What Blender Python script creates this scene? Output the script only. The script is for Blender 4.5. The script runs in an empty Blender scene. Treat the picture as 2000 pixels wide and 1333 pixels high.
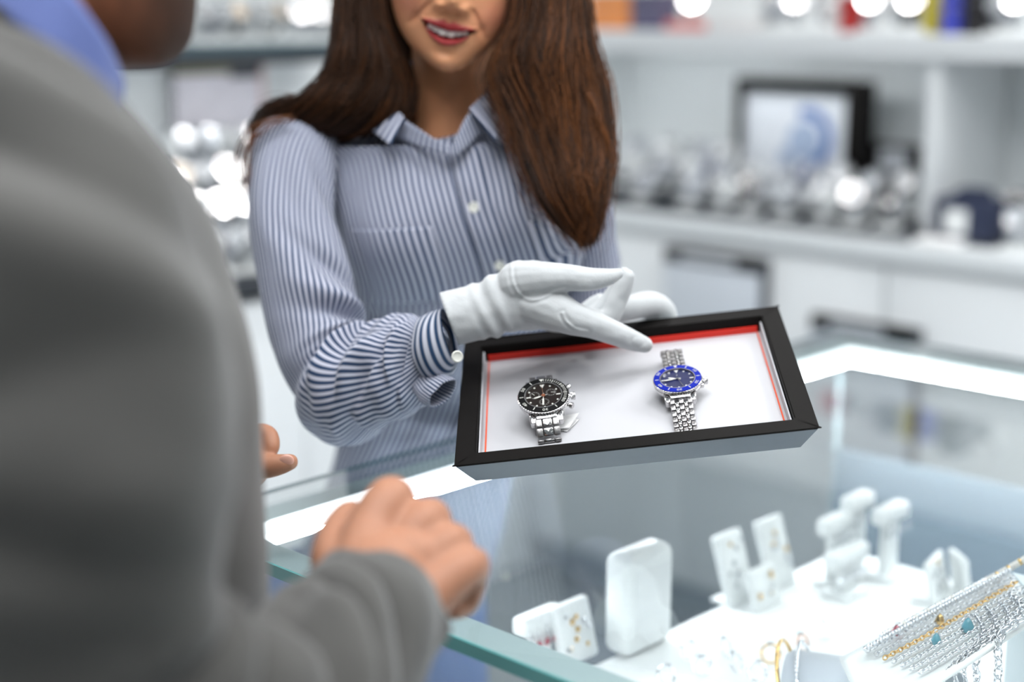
import bpy, bmesh, math, random
import numpy as np
from math import sin, cos, pi, radians, sqrt
from mathutils import Vector, Matrix

random.seed(7)
rng = np.random.default_rng(7)
scene = bpy.context.scene
COL = scene.collection

# ------------------------------------------------------------------ camera
PITCH, FPX, CAMH = radians(12.5), 3000.0, 1.5
cam_d = bpy.data.cameras.new('camera'); cam = bpy.data.objects.new('camera', cam_d); COL.objects.link(cam)
cam.location = (0, 0, CAMH); cam.rotation_euler = (pi/2 - PITCH, 0, 0)
cam_d.sensor_width = 36.0; cam_d.lens = FPX/2000*36.0
cam_d.clip_start = 0.05; cam_d.clip_end = 60
cam_d.dof.use_dof = True; cam_d.dof.focus_distance = 1.29; cam_d.dof.aperture_fstop = 1.9
scene.camera = cam

# ------------------------------------------------------------------ world, exposure
world = bpy.data.worlds.new('world'); scene.world = world; world.use_nodes = True
world.node_tree.nodes['Background'].inputs[0].default_value = (0.75, 0.85, 0.95, 1)
world.node_tree.nodes['Background'].inputs[1].default_value = 0.25
scene.view_settings.view_transform = 'Standard'; scene.view_settings.look = 'None'
scene.view_settings.gamma = 1.0; scene.view_settings.use_curve_mapping = False
scene.view_settings.exposure = 0.0
cy = scene.cycles; cy.max_bounces = 6; cy.diffuse_bounces = 3; cy.glossy_bounces = 3; cy.transmission_bounces = 2; cy.transparent_max_bounces = 16
cy.caustics_reflective = False; cy.caustics_refractive = False
CEIL_W = 4.6           # power of one ceiling downlight
FILL_PANEL_W = 11.0        # power of one added ceiling fill panel

# ------------------------------------------------------------------ maths helpers
FW = np.array([0, cos(PITCH), -sin(PITCH)]); UP = np.array([0, sin(PITCH), cos(PITCH)]); RT = np.array([1.0, 0, 0])
CC = np.array([0, 0, CAMH])
def ray(x, y): return FW + RT*(x-1000)/FPX - UP*(y-666.5)/FPX
def P(x, y, d): return CC + ray(x, y)*d                      # a sight line followed to its own distance
def on(x, y, z):
    r = ray(x, y); return CC + r*((z-CAMH)/r[2])
def nrm(v):
    v = np.asarray(v, float); return v/max(1e-12, np.linalg.norm(v))

# counter frame: corner O, side a (shop assistant's side), side b (customer's side)
TOPZ = 1.03
O = on(322, 1017, TOPZ); FAR = on(1640, 645, TOPZ)
LA = float(np.linalg.norm(FAR-O)); va = nrm(FAR-O); vb = np.array([va[1], -va[0], 0.0]); LB = 1.7
ANG = math.atan2(va[1], va[0])
def K(a, b, z): return np.array([O[0], O[1], 0]) + va*a + vb*b + np.array([0, 0, z])

def _hash(i, j, k):
    n = (i*374761393 + j*668265263 + k*1274126177) & 0x7fffffff
    n = ((n ^ (n >> 13))*1103515245) & 0x7fffffff
    return ((n ^ (n >> 16)) & 0xffff)/65535.0
def noise(x, y, z):
    x, y, z = np.broadcast_arrays(np.asarray(x, float), np.asarray(y, float), np.asarray(z, float))
    i, j, k = np.floor(x).astype(np.int64), np.floor(y).astype(np.int64), np.floor(z).astype(np.int64)
    u, v, w = x-i, y-j, z-k
    u, v, w = u*u*(3-2*u), v*v*(3-2*v), w*w*(3-2*w)
    r = 0
    for di in (0, 1):
        for dj in (0, 1):
            for dk in (0, 1):
                r = r + _hash(i+di, j+dj, k+dk)*(u if di else 1-u)*(v if dj else 1-v)*(w if dk else 1-w)
    return r*2-1
def sstep(a, b, x):
    t = np.clip((x-a)/(b-a), 0, 1); return t*t*(3-2*t)
def gauss(x, s): return np.exp(-(x/s)**2)

# ------------------------------------------------------------------ materials
MATS = {}
def _new(name):
    m = bpy.data.materials.new(name); m.use_nodes = True; MATS[name] = m
    nt = m.node_tree; return m, nt, nt.nodes['Principled BSDF']
def srgb(r, g, b):
    f = lambda c: ((c/255)/12.92 if c/255 <= 0.04045 else (((c/255)+0.055)/1.055)**2.4)
    return (f(r), f(g), f(b), 1)
def mat(name, rgb, rough=0.5, metal=0.0, spec=0.5, emit=0.0, grain=0.0, gscale=40.0, bump=0.0, sheen=0.0, sss=0.0, coat=0.0):
    if name in MATS: return MATS[name]
    m, nt, b = _new(name); c = srgb(*rgb)
    b.inputs['Base Color'].default_value = c; b.inputs['Roughness'].default_value = rough
    b.inputs['Metallic'].default_value = metal; b.inputs['Specular IOR Level'].default_value = spec
    b.inputs['Sheen Weight'].default_value = sheen; b.inputs['Coat Weight'].default_value = coat
    if sss: b.inputs['Subsurface Weight'].default_value = sss; b.inputs['Subsurface Scale'].default_value = 0.006; b.inputs['Subsurface Radius'].default_value = (1, .4, .25)
    if emit: b.inputs['Emission Color'].default_value = c; b.inputs['Emission Strength'].default_value = emit
    if grain or bump:
        tc = nt.nodes.new('ShaderNodeTexCoord'); nz = nt.nodes.new('ShaderNodeTexNoise')
        nz.inputs['Scale'].default_value = gscale; nz.inputs['Detail'].default_value = 4
        nt.links.new(tc.outputs['Object'], nz.inputs['Vector'])
        if grain:
            mr = nt.nodes.new('ShaderNodeMapRange'); mr.inputs['To Min'].default_value = 1-grain; mr.inputs['To Max'].default_value = 1+grain
            mx = nt.nodes.new('ShaderNodeVectorMath'); mx.operation = 'SCALE'; mx.inputs[0].default_value = c[:3]
            nt.links.new(nz.outputs['Fac'], mr.inputs['Value']); nt.links.new(mr.outputs[0], mx.inputs['Scale'])
            nt.links.new(mx.outputs[0], b.inputs['Base Color'])
        if bump:
            bp = nt.nodes.new('ShaderNodeBump'); bp.inputs['Strength'].default_value = bump; bp.inputs['Distance'].default_value = 0.002
            nt.links.new(nz.outputs['Fac'], bp.inputs['Height']); nt.links.new(bp.outputs[0], b.inputs['Normal'])
    return m
def glass_mat(name, tint, refl=1.0, rough=0.0):
    m, nt, b = _new(name); nt.nodes.remove(b)
    out = nt.nodes['Material Output']
    tr = nt.nodes.new('ShaderNodeBsdfTransparent'); tr.inputs[0].default_value = srgb(*tint)
    gl = nt.nodes.new('ShaderNodeBsdfGlossy'); gl.inputs['Roughness'].default_value = rough
    fr = nt.nodes.new('ShaderNodeFresnel'); fr.inputs[0].default_value = 1.5
    mx = nt.nodes.new('ShaderNodeMixShader')
    mul = nt.nodes.new('ShaderNodeMath'); mul.operation = 'MULTIPLY'; mul.inputs[1].default_value = refl; mul.use_clamp = True
    geo = nt.nodes.new('ShaderNodeNewGeometry'); inv = nt.nodes.new('ShaderNodeMath'); inv.operation = 'SUBTRACT'; inv.inputs[0].default_value = 1.0
    nt.links.new(geo.outputs['Backfacing'], inv.inputs[1])
    m2 = nt.nodes.new('ShaderNodeMath'); m2.operation = 'MULTIPLY'
    nt.links.new(fr.outputs[0], mul.inputs[0]); nt.links.new(mul.outputs[0], m2.inputs[0]); nt.links.new(inv.outputs[0], m2.inputs[1])
    nt.links.new(m2.outputs[0], mx.inputs[0]); nt.links.new(tr.outputs[0], mx.inputs[1]); nt.links.new(gl.outputs[0], mx.inputs[2])
    nt.links.new(mx.outputs[0], out.inputs[0]); return m
def stripe_mat(name, light, dark, duty=0.42, axis=0, soft=0.16):
    m, nt, b = _new(name); uv = nt.nodes.new('ShaderNodeUVMap'); uv.uv_map = 'UVMap'
    sp = nt.nodes.new('ShaderNodeSeparateXYZ'); nt.links.new(uv.outputs[0], sp.inputs[0])
    fr = nt.nodes.new('ShaderNodeMath'); fr.operation = 'FRACT'; nt.links.new(sp.outputs[axis], fr.inputs[0])
    rp = nt.nodes.new('ShaderNodeValToRGB'); e = rp.color_ramp.elements
    L, D = srgb(*light), srgb(*dark)
    e[0].position = 0.0; e[0].color = D; e[1].position = duty-soft/2; e[1].color = D
    x = e.new(duty+soft/2); x.color = L
    x = e.new(1-soft); x.color = L
    x = e.new(1.0); x.color = D
    nt.links.new(fr.outputs[0], rp.inputs[0]); nt.links.new(rp.outputs[0], b.inputs['Base Color'])
    b.inputs['Roughness'].default_value = 0.85; b.inputs['Sheen Weight'].default_value = 0.15; b.inputs['Specular IOR Level'].default_value = 0.2
    return m
def attr_mat(name, rough=0.5, sss=0.0, spec=0.4, attr='Col', grain=0.0, aniso=0.0):
    m, nt, b = _new(name); a = nt.nodes.new('ShaderNodeAttribute'); a.attribute_name = attr
    nt.links.new(a.outputs['Color'], b.inputs['Base Color']); b.inputs['Roughness'].default_value = rough; b.inputs['Specular IOR Level'].default_value = spec
    b.inputs['Anisotropic'].default_value = aniso
    if sss: b.inputs['Subsurface Weight'].default_value = sss; b.inputs['Subsurface Scale'].default_value = 0.005; b.inputs['Subsurface Radius'].default_value = (1, .4, .25)
    return m

# ------------------------------------------------------------------ object helpers
def tag(o, label=None, cat=None, group=None, kind=None):
    if label: o['label'] = label
    if cat: o['category'] = cat
    if group: o['group'] = group
    if kind: o['kind'] = kind
    return o
def empty(name, loc=(0, 0, 0), label=None, cat=None, group=None, matrix=None):
    o = bpy.data.objects.new(name, None); COL.objects.link(o); o.empty_display_size = 0.05
    if matrix is not None: o.matrix_world = matrix
    else: o.location = [float(v) for v in loc]
    return tag(o, label, cat, group)
def attach(o, parent, world_coords=True):
    if parent is not None:
        o.parent = parent
        if world_coords: o.matrix_parent_inverse = WM(parent).inverted()
    return o
def WM(o):
    m = o.matrix_basis.copy()
    return m if o.parent is None else WM(o.parent) @ o.matrix_parent_inverse @ m
def mk(name, v, f, m, parent=None, uv=None, smooth=True, wc=True, cols=None):
    me = bpy.data.meshes.new(name)
    me.from_pydata([tuple(map(float, p)) for p in v], [], [tuple(map(int, q)) for q in f])
    if uv is not None:
        lay = me.uv_layers.new(name='UVMap'); uv = np.asarray(uv, float)
        li = np.zeros(len(me.loops), dtype=np.int32); me.loops.foreach_get('vertex_index', li)
        lay.data.foreach_set('uv', (uv[li] if len(uv) != len(li) or uv.ndim == 2 and len(uv) == len(v) else uv).ravel())
    if cols is not None:
        at = me.color_attributes.new('Col', 'FLOAT_COLOR', 'POINT'); c = np.ones((len(v), 4)); c[:, :3] = cols
        at.data.foreach_set('color', c.ravel())
    me.materials.append(m); me.polygons.foreach_set('use_smooth', [smooth]*len(me.polygons)); me.update()
    o = bpy.data.objects.new(name, me); COL.objects.link(o)
    return attach(o, parent, wc)
def from_bm(name, bm, m, parent=None, smooth=False, wc=True, matrix=None, autosmooth=False):
    bmesh.ops.recalc_face_normals(bm, faces=bm.faces)
    me = bpy.data.meshes.new(name); bm.to_mesh(me); bm.free()
    me.materials.append(m); me.polygons.foreach_set('use_smooth', [smooth]*len(me.polygons))
    if matrix is not None: me.transform(matrix)
    if autosmooth:
        me.set_sharp_from_angle(angle=radians(35))
    o = bpy.data.objects.new(name, me); COL.objects.link(o)
    return attach(o, parent, wc)
def bm_box(bm, size, loc=(0, 0, 0), rot=None, bev=0.0, seg=2):
    r = bmesh.ops.create_cube(bm, size=1.0); vs = r['verts']
    bmesh.ops.scale(bm, vec=size, verts=vs)
    if bev > 0:
        es = list({e for v in vs for e in v.link_edges})
        g = bmesh.ops.bevel(bm, geom=es, offset=bev, segments=seg, affect='EDGES', profile=0.5)
        vs = list({v for f in g['faces'] for v in f.verts} | {v for v in vs if v.is_valid})
    if rot is not None: bmesh.ops.rotate(bm, matrix=rot, verts=vs)
    bmesh.ops.translate(bm, vec=loc, verts=vs)
    return vs
def box(name, size, loc, m, parent=None, bev=0.0, rotz=0.0, wc=True, seg=2, rot=None, smooth=None):
    bm = bmesh.new(); bm_box(bm, size, (0, 0, 0), None, bev, seg)
    R = (rot if rot is not None else Matrix.Rotation(rotz, 4, 'Z'))
    M = Matrix.Translation([float(x) for x in loc]) @ R.to_4x4()
    return from_bm(name, bm, m, parent, smooth=(bev > 0) if smooth is None else smooth, wc=wc, matrix=M, autosmooth=bev > 0)
def kbox(name, a0, a1, b0, b1, z0, z1, m, parent=None, bev=0.0):
    c = K((a0+a1)/2, (b0+b1)/2, (z0+z1)/2)
    return box(name, (abs(a1-a0), abs(b1-b0), abs(z1-z0)), c, m, parent, bev, rotz=ANG)
def lathe(profile, n=48, cap=False):
    v, f = [], []; k = len(profile)
    for i in range(n):
        t = 2*pi*i/n
        for r, z in profile: v.append((r*cos(t), r*sin(t), z))
    for i in range(n):
        for j in range(k-1):
            f.append((i*k+j, ((i+1) % n)*k+j, ((i+1) % n)*k+j+1, i*k+j+1))
    return v, f
def lathe_obj(name, prof, m, parent=None, n=48, matrix=None, wc=True, smooth=True):
    v, f = lathe(prof, n); bm = bmesh.new(); bv = [bm.verts.new(p) for p in v]
    for q in f:
        try: bm.faces.new([bv[i] for i in q])
        except ValueError: pass
    bmesh.ops.remove_doubles(bm, verts=bm.verts, dist=1e-6)
    return from_bm(name, bm, m, parent, smooth=smooth, wc=wc, matrix=matrix, autosmooth=True)
def tube_data(pts, rad, n=8, close=False, base=0):
    pts = np.asarray(pts, float); N = len(pts); rad = np.broadcast_to(np.asarray(rad, float), (N,))
    if close: T = np.roll(pts, -1, 0)-np.roll(pts, 1, 0)
    else: T = np.gradient(pts, axis=0)
    T /= np.linalg.norm(T, axis=1)[:, None]+1e-12
    ref = np.array([0, 0, 1.0]) if abs(T[0][2]) < .9 else np.array([1.0, 0, 0])
    u = nrm(np.cross(T[0], ref)); v, f = [], []
    for i in range(N):
        u = nrm(u-T[i]*(u@T[i])); w = np.cross(T[i], u)
        for k in range(n):
            t = 2*pi*k/n; v.append(pts[i]+rad[i]*(cos(t)*u+sin(t)*w))
    m_ = N if close else N-1
    for i in range(m_):
        for k in range(n):
            a, b2 = i*n, ((i+1) % N)*n
            f.append((base+a+k, base+a+(k+1) % n, base+b2+(k+1) % n, base+b2+k))
    if not close:
        f.append(tuple(base+k for k in range(n))[::-1]); f.append(tuple(base+(N-1)*n+k for k in range(n)))
    return v, f
def tube(name, pts, rad, m, parent=None, n=8, close=False, wc=True):
    v, f = tube_data(pts, rad, n, close); return mk(name, v, f, m, parent, wc=wc)
def catmull(keys, t):
    keys = np.asarray(keys, float); n = len(keys); t = np.clip(np.asarray(t, float), 0, 1)*(n-1)
    i = np.clip(np.floor(t).astype(int), 0, n-2); s = (t-i)
    g = lambda j: keys[np.clip(j, 0, n-1)]
    s = s.reshape(s.shape+(1,)*(keys.ndim-1))
    p0, p1, p2, p3 = g(i-1), g(i), g(i+1), g(i+2)
    return 0.5*((2*p1)+(-p0+p2)*s+(2*p0-5*p1+4*p2-p3)*s*s+(-p0+3*p1-3*p2+p3)*s**3)

class Loft:
    """A body or garment tube given by cross-sections: left point, right point (sight lines at their own depth), thickness ratio."""
    def __init__(s, keys, disp=None, expo=2.0):
        C, A, ra, dr = [], [], [], []
        for k in keys:
            (lx, ly), (rx, ry), d = k[0], k[1], k[2]
            dl, dr_ = d if isinstance(d, tuple) else (d, d)
            l, r = P(lx, ly, dl), P(rx, ry, dr_)
            C.append((l+r)/2); A.append((r-l)/2); ra.append(k[3] if len(k) > 3 else .8); dr.append(k[4] if len(k) > 4 else 0)
        s.C, s.A = np.array(C), np.array(A)
        T = np.gradient(s.C, axis=0); B = []
        for i in range(len(C)):
            x = np.cross(T[i], s.A[i]); x = nrm(x)
            if x @ FW > 0: x = -x
            if abs(x @ FW) < 0.15 and i: x = nrm(B[-1])
            B.append(x*np.linalg.norm(s.A[i])*ra[i])
        s.B = np.array(B); s.D = np.array([[0, 0, -q] for q in dr]); s.disp = disp; s.expo = expo
    def ev(s, phi, v, k=1.0, off=0.0):
        phi, v = np.broadcast_arrays(np.asarray(phi, float), np.asarray(v, float)); sh = phi.shape
        ph, vv = phi.ravel(), v.ravel()
        c, A, B = catmull(s.C, vv), catmull(s.A, vv), catmull(s.B, vv)
        cx, sx = -np.cos(ph), np.sin(ph)
        if s.expo != 2.0:
            cx = np.sign(cx)*abs(cx)**(2/s.expo); sx = np.sign(sx)*abs(sx)**(2/s.expo)
        q = cx[:, None]*A+sx[:, None]*B+np.maximum(sx, 0)[:, None]*catmull(s.D, vv)
        kk = np.broadcast_to(np.asarray(k, float), sh).ravel()
        la, lb = np.linalg.norm(A, axis=1), np.linalg.norm(B, axis=1)
        nd = cx[:, None]*A/(la**2)[:, None]+sx[:, None]*B/(lb**2)[:, None]
        nd /= np.linalg.norm(nd, axis=1)[:, None]
        o = np.broadcast_to(np.asarray(off, float), sh).ravel()
        if s.disp is not None: o = o+s.disp(ph, vv, c+q)
        return (c+q*kk[:, None]+nd*o[:, None]).reshape(sh+(3,))
    def mesh(s, nu=64, nv=80, cap0=True, cap1=True, v0=0.0, v1=1.0, k=1.0, off=0.0):
        ph = np.linspace(0, 2*pi, nu, endpoint=False); vs = np.linspace(v0, v1, nv)
        Q = s.ev(ph[None, :].repeat(nv, 0), vs[:, None].repeat(nu, 1), k, off)
        V = Q.reshape(-1, 3); f = []
        for i in range(nv-1):
            for j in range(nu):
                f.append((i*nu+j, i*nu+(j+1) % nu, (i+1)*nu+(j+1) % nu, (i+1)*nu+j))
        if cap0: f.append(tuple(range(nu))[::-1])
        if cap1: f.append(tuple((nv-1)*nu+j for j in range(nu)))
        return V, f, Q, ph, vs
    def obj(s, name, m, parent, nu=64, nv=80, stripes=0, cap0=True, cap1=True, thick=0, **kw):
        V, f, Q, ph, vs = s.mesh(nu, nv, cap0, cap1, **kw)
        uvl = None
        if stripes:                      # stripes run along the tube: u counts stripes around it, per face corner (seam safe)
            uvl = []
            for q in f:
                if len(q) == 4:
                    j = q[0] % nu; i = q[0]//nu; u0, u1 = j/nu*stripes, (j+1)/nu*stripes
                    uvl += [(u0, vs[i]), (u1, vs[i]), (u1, vs[min(i+1, nv-1)]), (u0, vs[min(i+1, nv-1)])]
                else: uvl += [(0.7, 0)]*len(q)
        o = mk(name, V, f, m, parent)
        if uvl: set_loop_uv(o.data, uvl)
        if thick: add_solid(o, thick)
        return o
def set_loop_uv(me, uvl):
    lay = me.uv_layers.new(name='UVMap'); lay.data.foreach_set('uv', np.asarray(uvl, float).ravel())
def add_solid(o, t, offset=-1):
    md = o.modifiers.new('thickness', 'SOLIDIFY'); md.thickness = t; md.offset = offset; return o
def patch(name, fn, us, vs, m, parent, uvfn=None, thick=0.0, smooth=True):
    """A sheet from fn(U, V) -> points."""
    U, V = np.meshgrid(us, vs); Q = fn(U, V); n, k = U.shape
    f = [(i*k+j, i*k+j+1, (i+1)*k+j+1, (i+1)*k+j) for i in range(n-1) for j in range(k-1)]
    uv = None
    if uvfn is not None:
        a, b = uvfn(U, V); uv = np.stack([np.broadcast_to(a, U.shape).ravel(), np.broadcast_to(b, U.shape).ravel()], 1)
    o = mk(name, Q.reshape(-1, 3), f, m, parent, uv=uv, smooth=smooth)
    if thick: add_solid(o, thick, 0)
    return o
def chain_geo(chain, nseg=6, n=14):
    """Tapered round limb through [(point, radius), ...] with rounded ends; returns verts, faces."""
    pts = np.array([c[0] for c in chain], float); rad = np.array([c[1] for c in chain], float)
    N = (len(chain)-1)*nseg+1; t = np.linspace(0, 1, N)
    p = catmull(pts, t); r = catmull(rad, t)
    d0, d1 = nrm(p[0]-p[1]), nrm(p[-1]-p[-2])
    pre = [(p[0]+d0*r[0]*sin(x), r[0]*cos(x)) for x in np.linspace(pi/2*.97, pi/8, 4)]
    post = [(p[-1]+d1*r[-1]*sin(x), r[-1]*cos(x)) for x in np.linspace(pi/8, pi/2*.97, 4)]
    p = np.array([q[0] for q in pre]+list(p)+[q[0] for q in post]); r = np.array([q[1] for q in pre]+list(r)+[q[1] for q in post])
    return tube_data(p, r, n)
def remesh(name, parts, voxel, smooth_it=6, m=None, parent=None, smooth_f=0.5, post=None, cols=None):
    """Fuse overlapping closed shapes into ONE continuous skin."""
    V, F = [], []
    for v, f in parts:
        b = len(V); V += [tuple(map(float, q)) for q in v]; F += [tuple(i+b for i in q) for q in f]
    me = bpy.data.meshes.new('tmp'); me.from_pydata(V, [], F)
    bm = bmesh.new(); bm.from_mesh(me); bmesh.ops.recalc_face_normals(bm, faces=bm.faces); bm.to_mesh(me); bm.free()
    o = bpy.data.objects.new('tmp', me); COL.objects.link(o)
    r = o.modifiers.new('r', 'REMESH'); r.mode = 'VOXEL'; r.voxel_size = voxel; r.adaptivity = 0
    s = o.modifiers.new('s', 'SMOOTH'); s.iterations = smooth_it; s.factor = smooth_f
    dg = bpy.context.evaluated_depsgraph_get(); e = o.evaluated_get(dg)
    nm = bpy.data.meshes.new_from_object(e); bpy.data.objects.remove(o); bpy.data.meshes.remove(me)
    nm.name = name
    n = len(nm.vertices); X = np.empty(n*3); nm.vertices.foreach_get('co', X); X = X.reshape(-1, 3)
    if post is not None:
        X = post(X); nm.vertices.foreach_set('co', X.ravel())
    if cols is not None:
        at = nm.color_attributes.new('Col', 'FLOAT_COLOR', 'POINT'); c = np.ones((n, 4)); c[:, :3] = cols(X)
        at.data.foreach_set('color', c.ravel())
    nm.materials.clear(); nm.materials.append(m)
    nm.polygons.foreach_set('use_smooth', [True]*len(nm.polygons)); nm.update()
    ob = bpy.data.objects.new(name, nm); COL.objects.link(ob)
    return attach(ob, parent)
def ellipsoid(c, r, R=None, n=24):
    v, f = [], []
    for i in range(n+1):
        t = pi*i/n
        for j in range(2*n):
            q = np.array([sin(t)*cos(pi*j/n)*r[0], sin(t)*sin(pi*j/n)*r[1], cos(t)*r[2]])
            v.append(np.asarray(c)+(R @ q if R is not None else q))
    for i in range(n):
        for j in range(2*n):
            f.append((i*2*n+j, (i+1)*2*n+j, (i+1)*2*n+(j+1) % (2*n), i*2*n+(j+1) % (2*n)))
    return v, f
def text_mesh(txt, size, depth=0.0):
    cu = bpy.data.curves.new('t', 'FONT'); cu.body = txt; cu.size = size; cu.align_x = 'CENTER'; cu.align_y = 'CENTER'; cu.extrude = depth; cu.resolution_u = 3
    o = bpy.data.objects.new('t', cu); COL.objects.link(o)
    dg = bpy.context.evaluated_depsgraph_get(); me = bpy.data.meshes.new_from_object(o.evaluated_get(dg))
    bpy.data.objects.remove(o); bpy.data.curves.remove(cu); return me
def put_mesh(name, me, m, parent=None, matrix=None, wc=False):
    if matrix is not None: me.transform(matrix)
    me.materials.clear(); me.materials.append(m)
    o = bpy.data.objects.new(name, me); COL.objects.link(o); return attach(o, parent, wc)
def copy_tree(o, parent=None):
    c = o.copy(); COL.objects.link(c)
    if parent is not None: c.parent = parent
    for ch in list(o.children): copy_tree(ch, c)
    return c

# ------------------------------------------------------------------ common materials
M_wall = mat('white_paint', (236, 240, 241), .6, grain=.02, gscale=6)
M_ceil = mat('ceiling_paint', (240, 242, 243), .8, grain=.015, gscale=6)
M_floor = mat('pale_floor_tile', (132, 138, 142), .25, grain=.04, gscale=3)
M_lam = mat('white_laminate', (238, 241, 243), .3, grain=.01, gscale=5)
M_edge = mat('grey_edge', (170, 180, 186), .4, grain=.02, gscale=9)
M_steel = mat('polished_steel', (200, 198, 198), .12, metal=1)
M_brush = mat('brushed_steel', (160, 158, 158), .32, metal=1, grain=.05, gscale=300)
M_black = mat('black_lacquer', (20, 18, 17), .55, spec=.10, grain=.06, gscale=120)
M_navy = mat('navy_leather', (40, 48, 74), .5, grain=.1, gscale=80)
M_dark = mat('charcoal_acrylic', (52, 56, 62), .3, grain=.05, gscale=60)
M_wht = mat('white_acrylic', (240, 243, 243), .3, grain=.01, gscale=20)
M_gold = mat('gold_metal', (226, 190, 130), .2, metal=1)
M_rose = mat('rose_metal', (222, 168, 140), .25, metal=1)
M_led = mat('led_light', (246, 252, 255), .5, emit=3.0)
M_led2 = mat('led_emitter', (246, 252, 255), .5, emit=56.0)
M_glass = glass_mat('clear_glass', (250, 252, 252), refl=1.75)
M_green = mat('green_glass_edge', (96, 168, 166), .1, spec=.8, coat=1.0, grain=.05, gscale=10)
M_rail = mat('pale_green_frame', (176, 194, 196), .35, grain=.02, gscale=8)
# ------------------------------------------------------------------ the room (turned 45 degrees to the camera, like the counter)
RW0 = on(1200, 410, 1.0); RW_a = float((RW0-O)@va)              # front of the right-hand wall counter: a = const
def room_wall(name, a0, a1, b0, b1, z0, z1, m): return tag(kbox(name, a0, a1, b0, b1, z0, z1, m), kind='structure')
AB = RW_a+0.42                                                   # back wall plane
LW0 = on(450, 548, 1.0); LW_b = float((LW0-O)@vb)               # front of the left-hand wall counter: b = const
BLW = LW_b-0.42
A_MIN, B_MAX, ZC = -3.4, 4.2, 2.9
room_wall('floor', A_MIN, AB+.1, BLW-.1, B_MAX, -.06, 0, M_floor)
room_wall('ceiling', A_MIN, AB+.1, BLW-.1, B_MAX, ZC, ZC+.06, M_ceil)
room_wall('wall_back', AB, AB+.1, BLW-.1, B_MAX, 0, ZC, M_wall)
room_wall('wall_left', A_MIN, AB+.1, BLW-.1, BLW, 0, ZC, M_wall)
room_wall('wall_front', A_MIN-.1, A_MIN, BLW-.1, B_MAX, 0, ZC, M_wall)
room_wall('wall_right', A_MIN, AB+.1, B_MAX, B_MAX+.1, 0, ZC, M_wall)
# ceiling downlights
M_trim = mat('lamp_trim', (235, 236, 236), .4, grain=.01, gscale=30)
M_pan = mat('fill_panel_glow', (250, 252, 255), .5, emit=2.5)
M_lamp = mat('lamp_glow', (255, 250, 242), .5, emit=4.0)
DL = [(a, b) for a in (-1.4, -.05, 1.25, 2.25) for b in (-.9, .35, 1.6, 2.9)]
names_a = ['nearest the front wall', 'in the second row', 'in the third row', 'nearest the shelf wall']
names_b = ['leftmost', 'second from left', 'third from left', 'rightmost']
for i, (a, b) in enumerate(DL):
    c = K(a, b, ZC)
    r = empty('ceiling_downlight', c, f'round white recessed ceiling downlight, {names_b[i%4]} of the row {names_a[i//4]}', 'ceiling light', 'ceiling downlights')
    Mx = Matrix.Translation(c.tolist())
    lathe_obj('trim_ring', [(.085, -.001), (.11, -.001), (.112, -.008), (.105, -.012), (.09, -.010), (.085, -.001)], M_trim, r, 32, Mx)
    lathe_obj('diffuser', [(0, -.004), (.084, -.004), (.084, -.001), (0, -.001)], M_lamp, r, 32, Mx)
    ld = bpy.data.lights.new('downlight', 'AREA'); ld.shape = 'DISK'; ld.size = .16; ld.energy = CEIL_W*(.35 if a < -1 else .7 if a < 0 else 1.15); ld.color = (1.0, .99, .975); ld.spread = radians(150)
    lo = bpy.data.objects.new('downlight', ld); COL.objects.link(lo); lo.location = (c-np.array([0, 0, .02])).tolist(); attach(lo, r)

# fill panels added between the downlights to soften and front-light the people
for (a, b, nm) in ((.35, .95, 'over the glass counter'), (-.35, .42, 'over the counter corner'), (1.75, 1.0, 'between counter and shelf wall'), (-.95, .75, 'over the customer side')):
    c = K(a, b, ZC); r = empty('fill_panel', c, 'added rectangular white ceiling light panel '+nm, 'ceiling light', 'added ceiling light panels')
    kbox('frame', a-.32, a+.32, b-.62, b+.62, ZC-.02, ZC-.001, M_trim, r, .002)
    kbox('diffuser', a-.30, a+.30, b-.60, b+.60, ZC-.024, ZC-.0205, M_pan, r)
    ld = bpy.data.lights.new('panel', 'AREA'); ld.shape = 'RECTANGLE'; ld.size = .58; ld.size_y = 1.18; ld.energy = FILL_PANEL_W*(.9 if a < 0 else 1); ld.color = (.97, .99, 1.0)
    lo = bpy.data.objects.new('panel', ld); COL.objects.link(lo); lo.location = (c-np.array([0, 0, .03])).tolist(); lo.rotation_euler = (0, 0, ANG); attach(lo, r)
# unseen slate boards added above the wall units to darken the glass reflections
M_fas = mat('added_slate_board', (92, 100, 108), .5, grain=.04, gscale=6)
room_wall('added_trim_1', AB-.02, AB, BLW, B_MAX, 1.80, 2.45, M_fas)
room_wall('added_trim_2', A_MIN, AB-.02, BLW, BLW+.02, 1.80, 2.45, M_fas)

# ------------------------------------------------------------------ glass jewellery counter
ctr = empty('glass_counter', K(LA/2, LB/2, 0), 'glass jewellery counter with lit edge strips and pale green glass edges', 'counter')
GT = .010
M_base = mat('counter_base_white', (226, 231, 234), .35, grain=.02, gscale=6)
M_in = mat('counter_shelf_bluegrey', (120, 132, 160), .45, grain=.06, gscale=7)
kbox('base_cabinet', .01, LA-.01, .01, LB-.01, 0, .42, M_base, ctr, .002)
kbox('plinth_strip', .0, LA, .0, LB, .42, .44, M_edge, ctr, .001)
kbox('lower_shelf', .02, LA-.02, .02, LB-.02, .44, .452, M_in, ctr)
kbox('top_pane', 0, LA, 0, LB, TOPZ-GT, TOPZ, M_glass, ctr)
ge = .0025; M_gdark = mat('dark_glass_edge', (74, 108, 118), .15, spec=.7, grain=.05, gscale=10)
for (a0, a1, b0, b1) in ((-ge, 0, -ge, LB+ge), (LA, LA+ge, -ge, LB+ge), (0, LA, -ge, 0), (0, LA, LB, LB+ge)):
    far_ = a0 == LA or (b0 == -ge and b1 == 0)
    kbox('glass_edge', a0, a1, b0, b1, TOPZ-(.003 if far_ else GT+.001), TOPZ, M_gdark if far_ else M_green, ctr)
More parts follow.
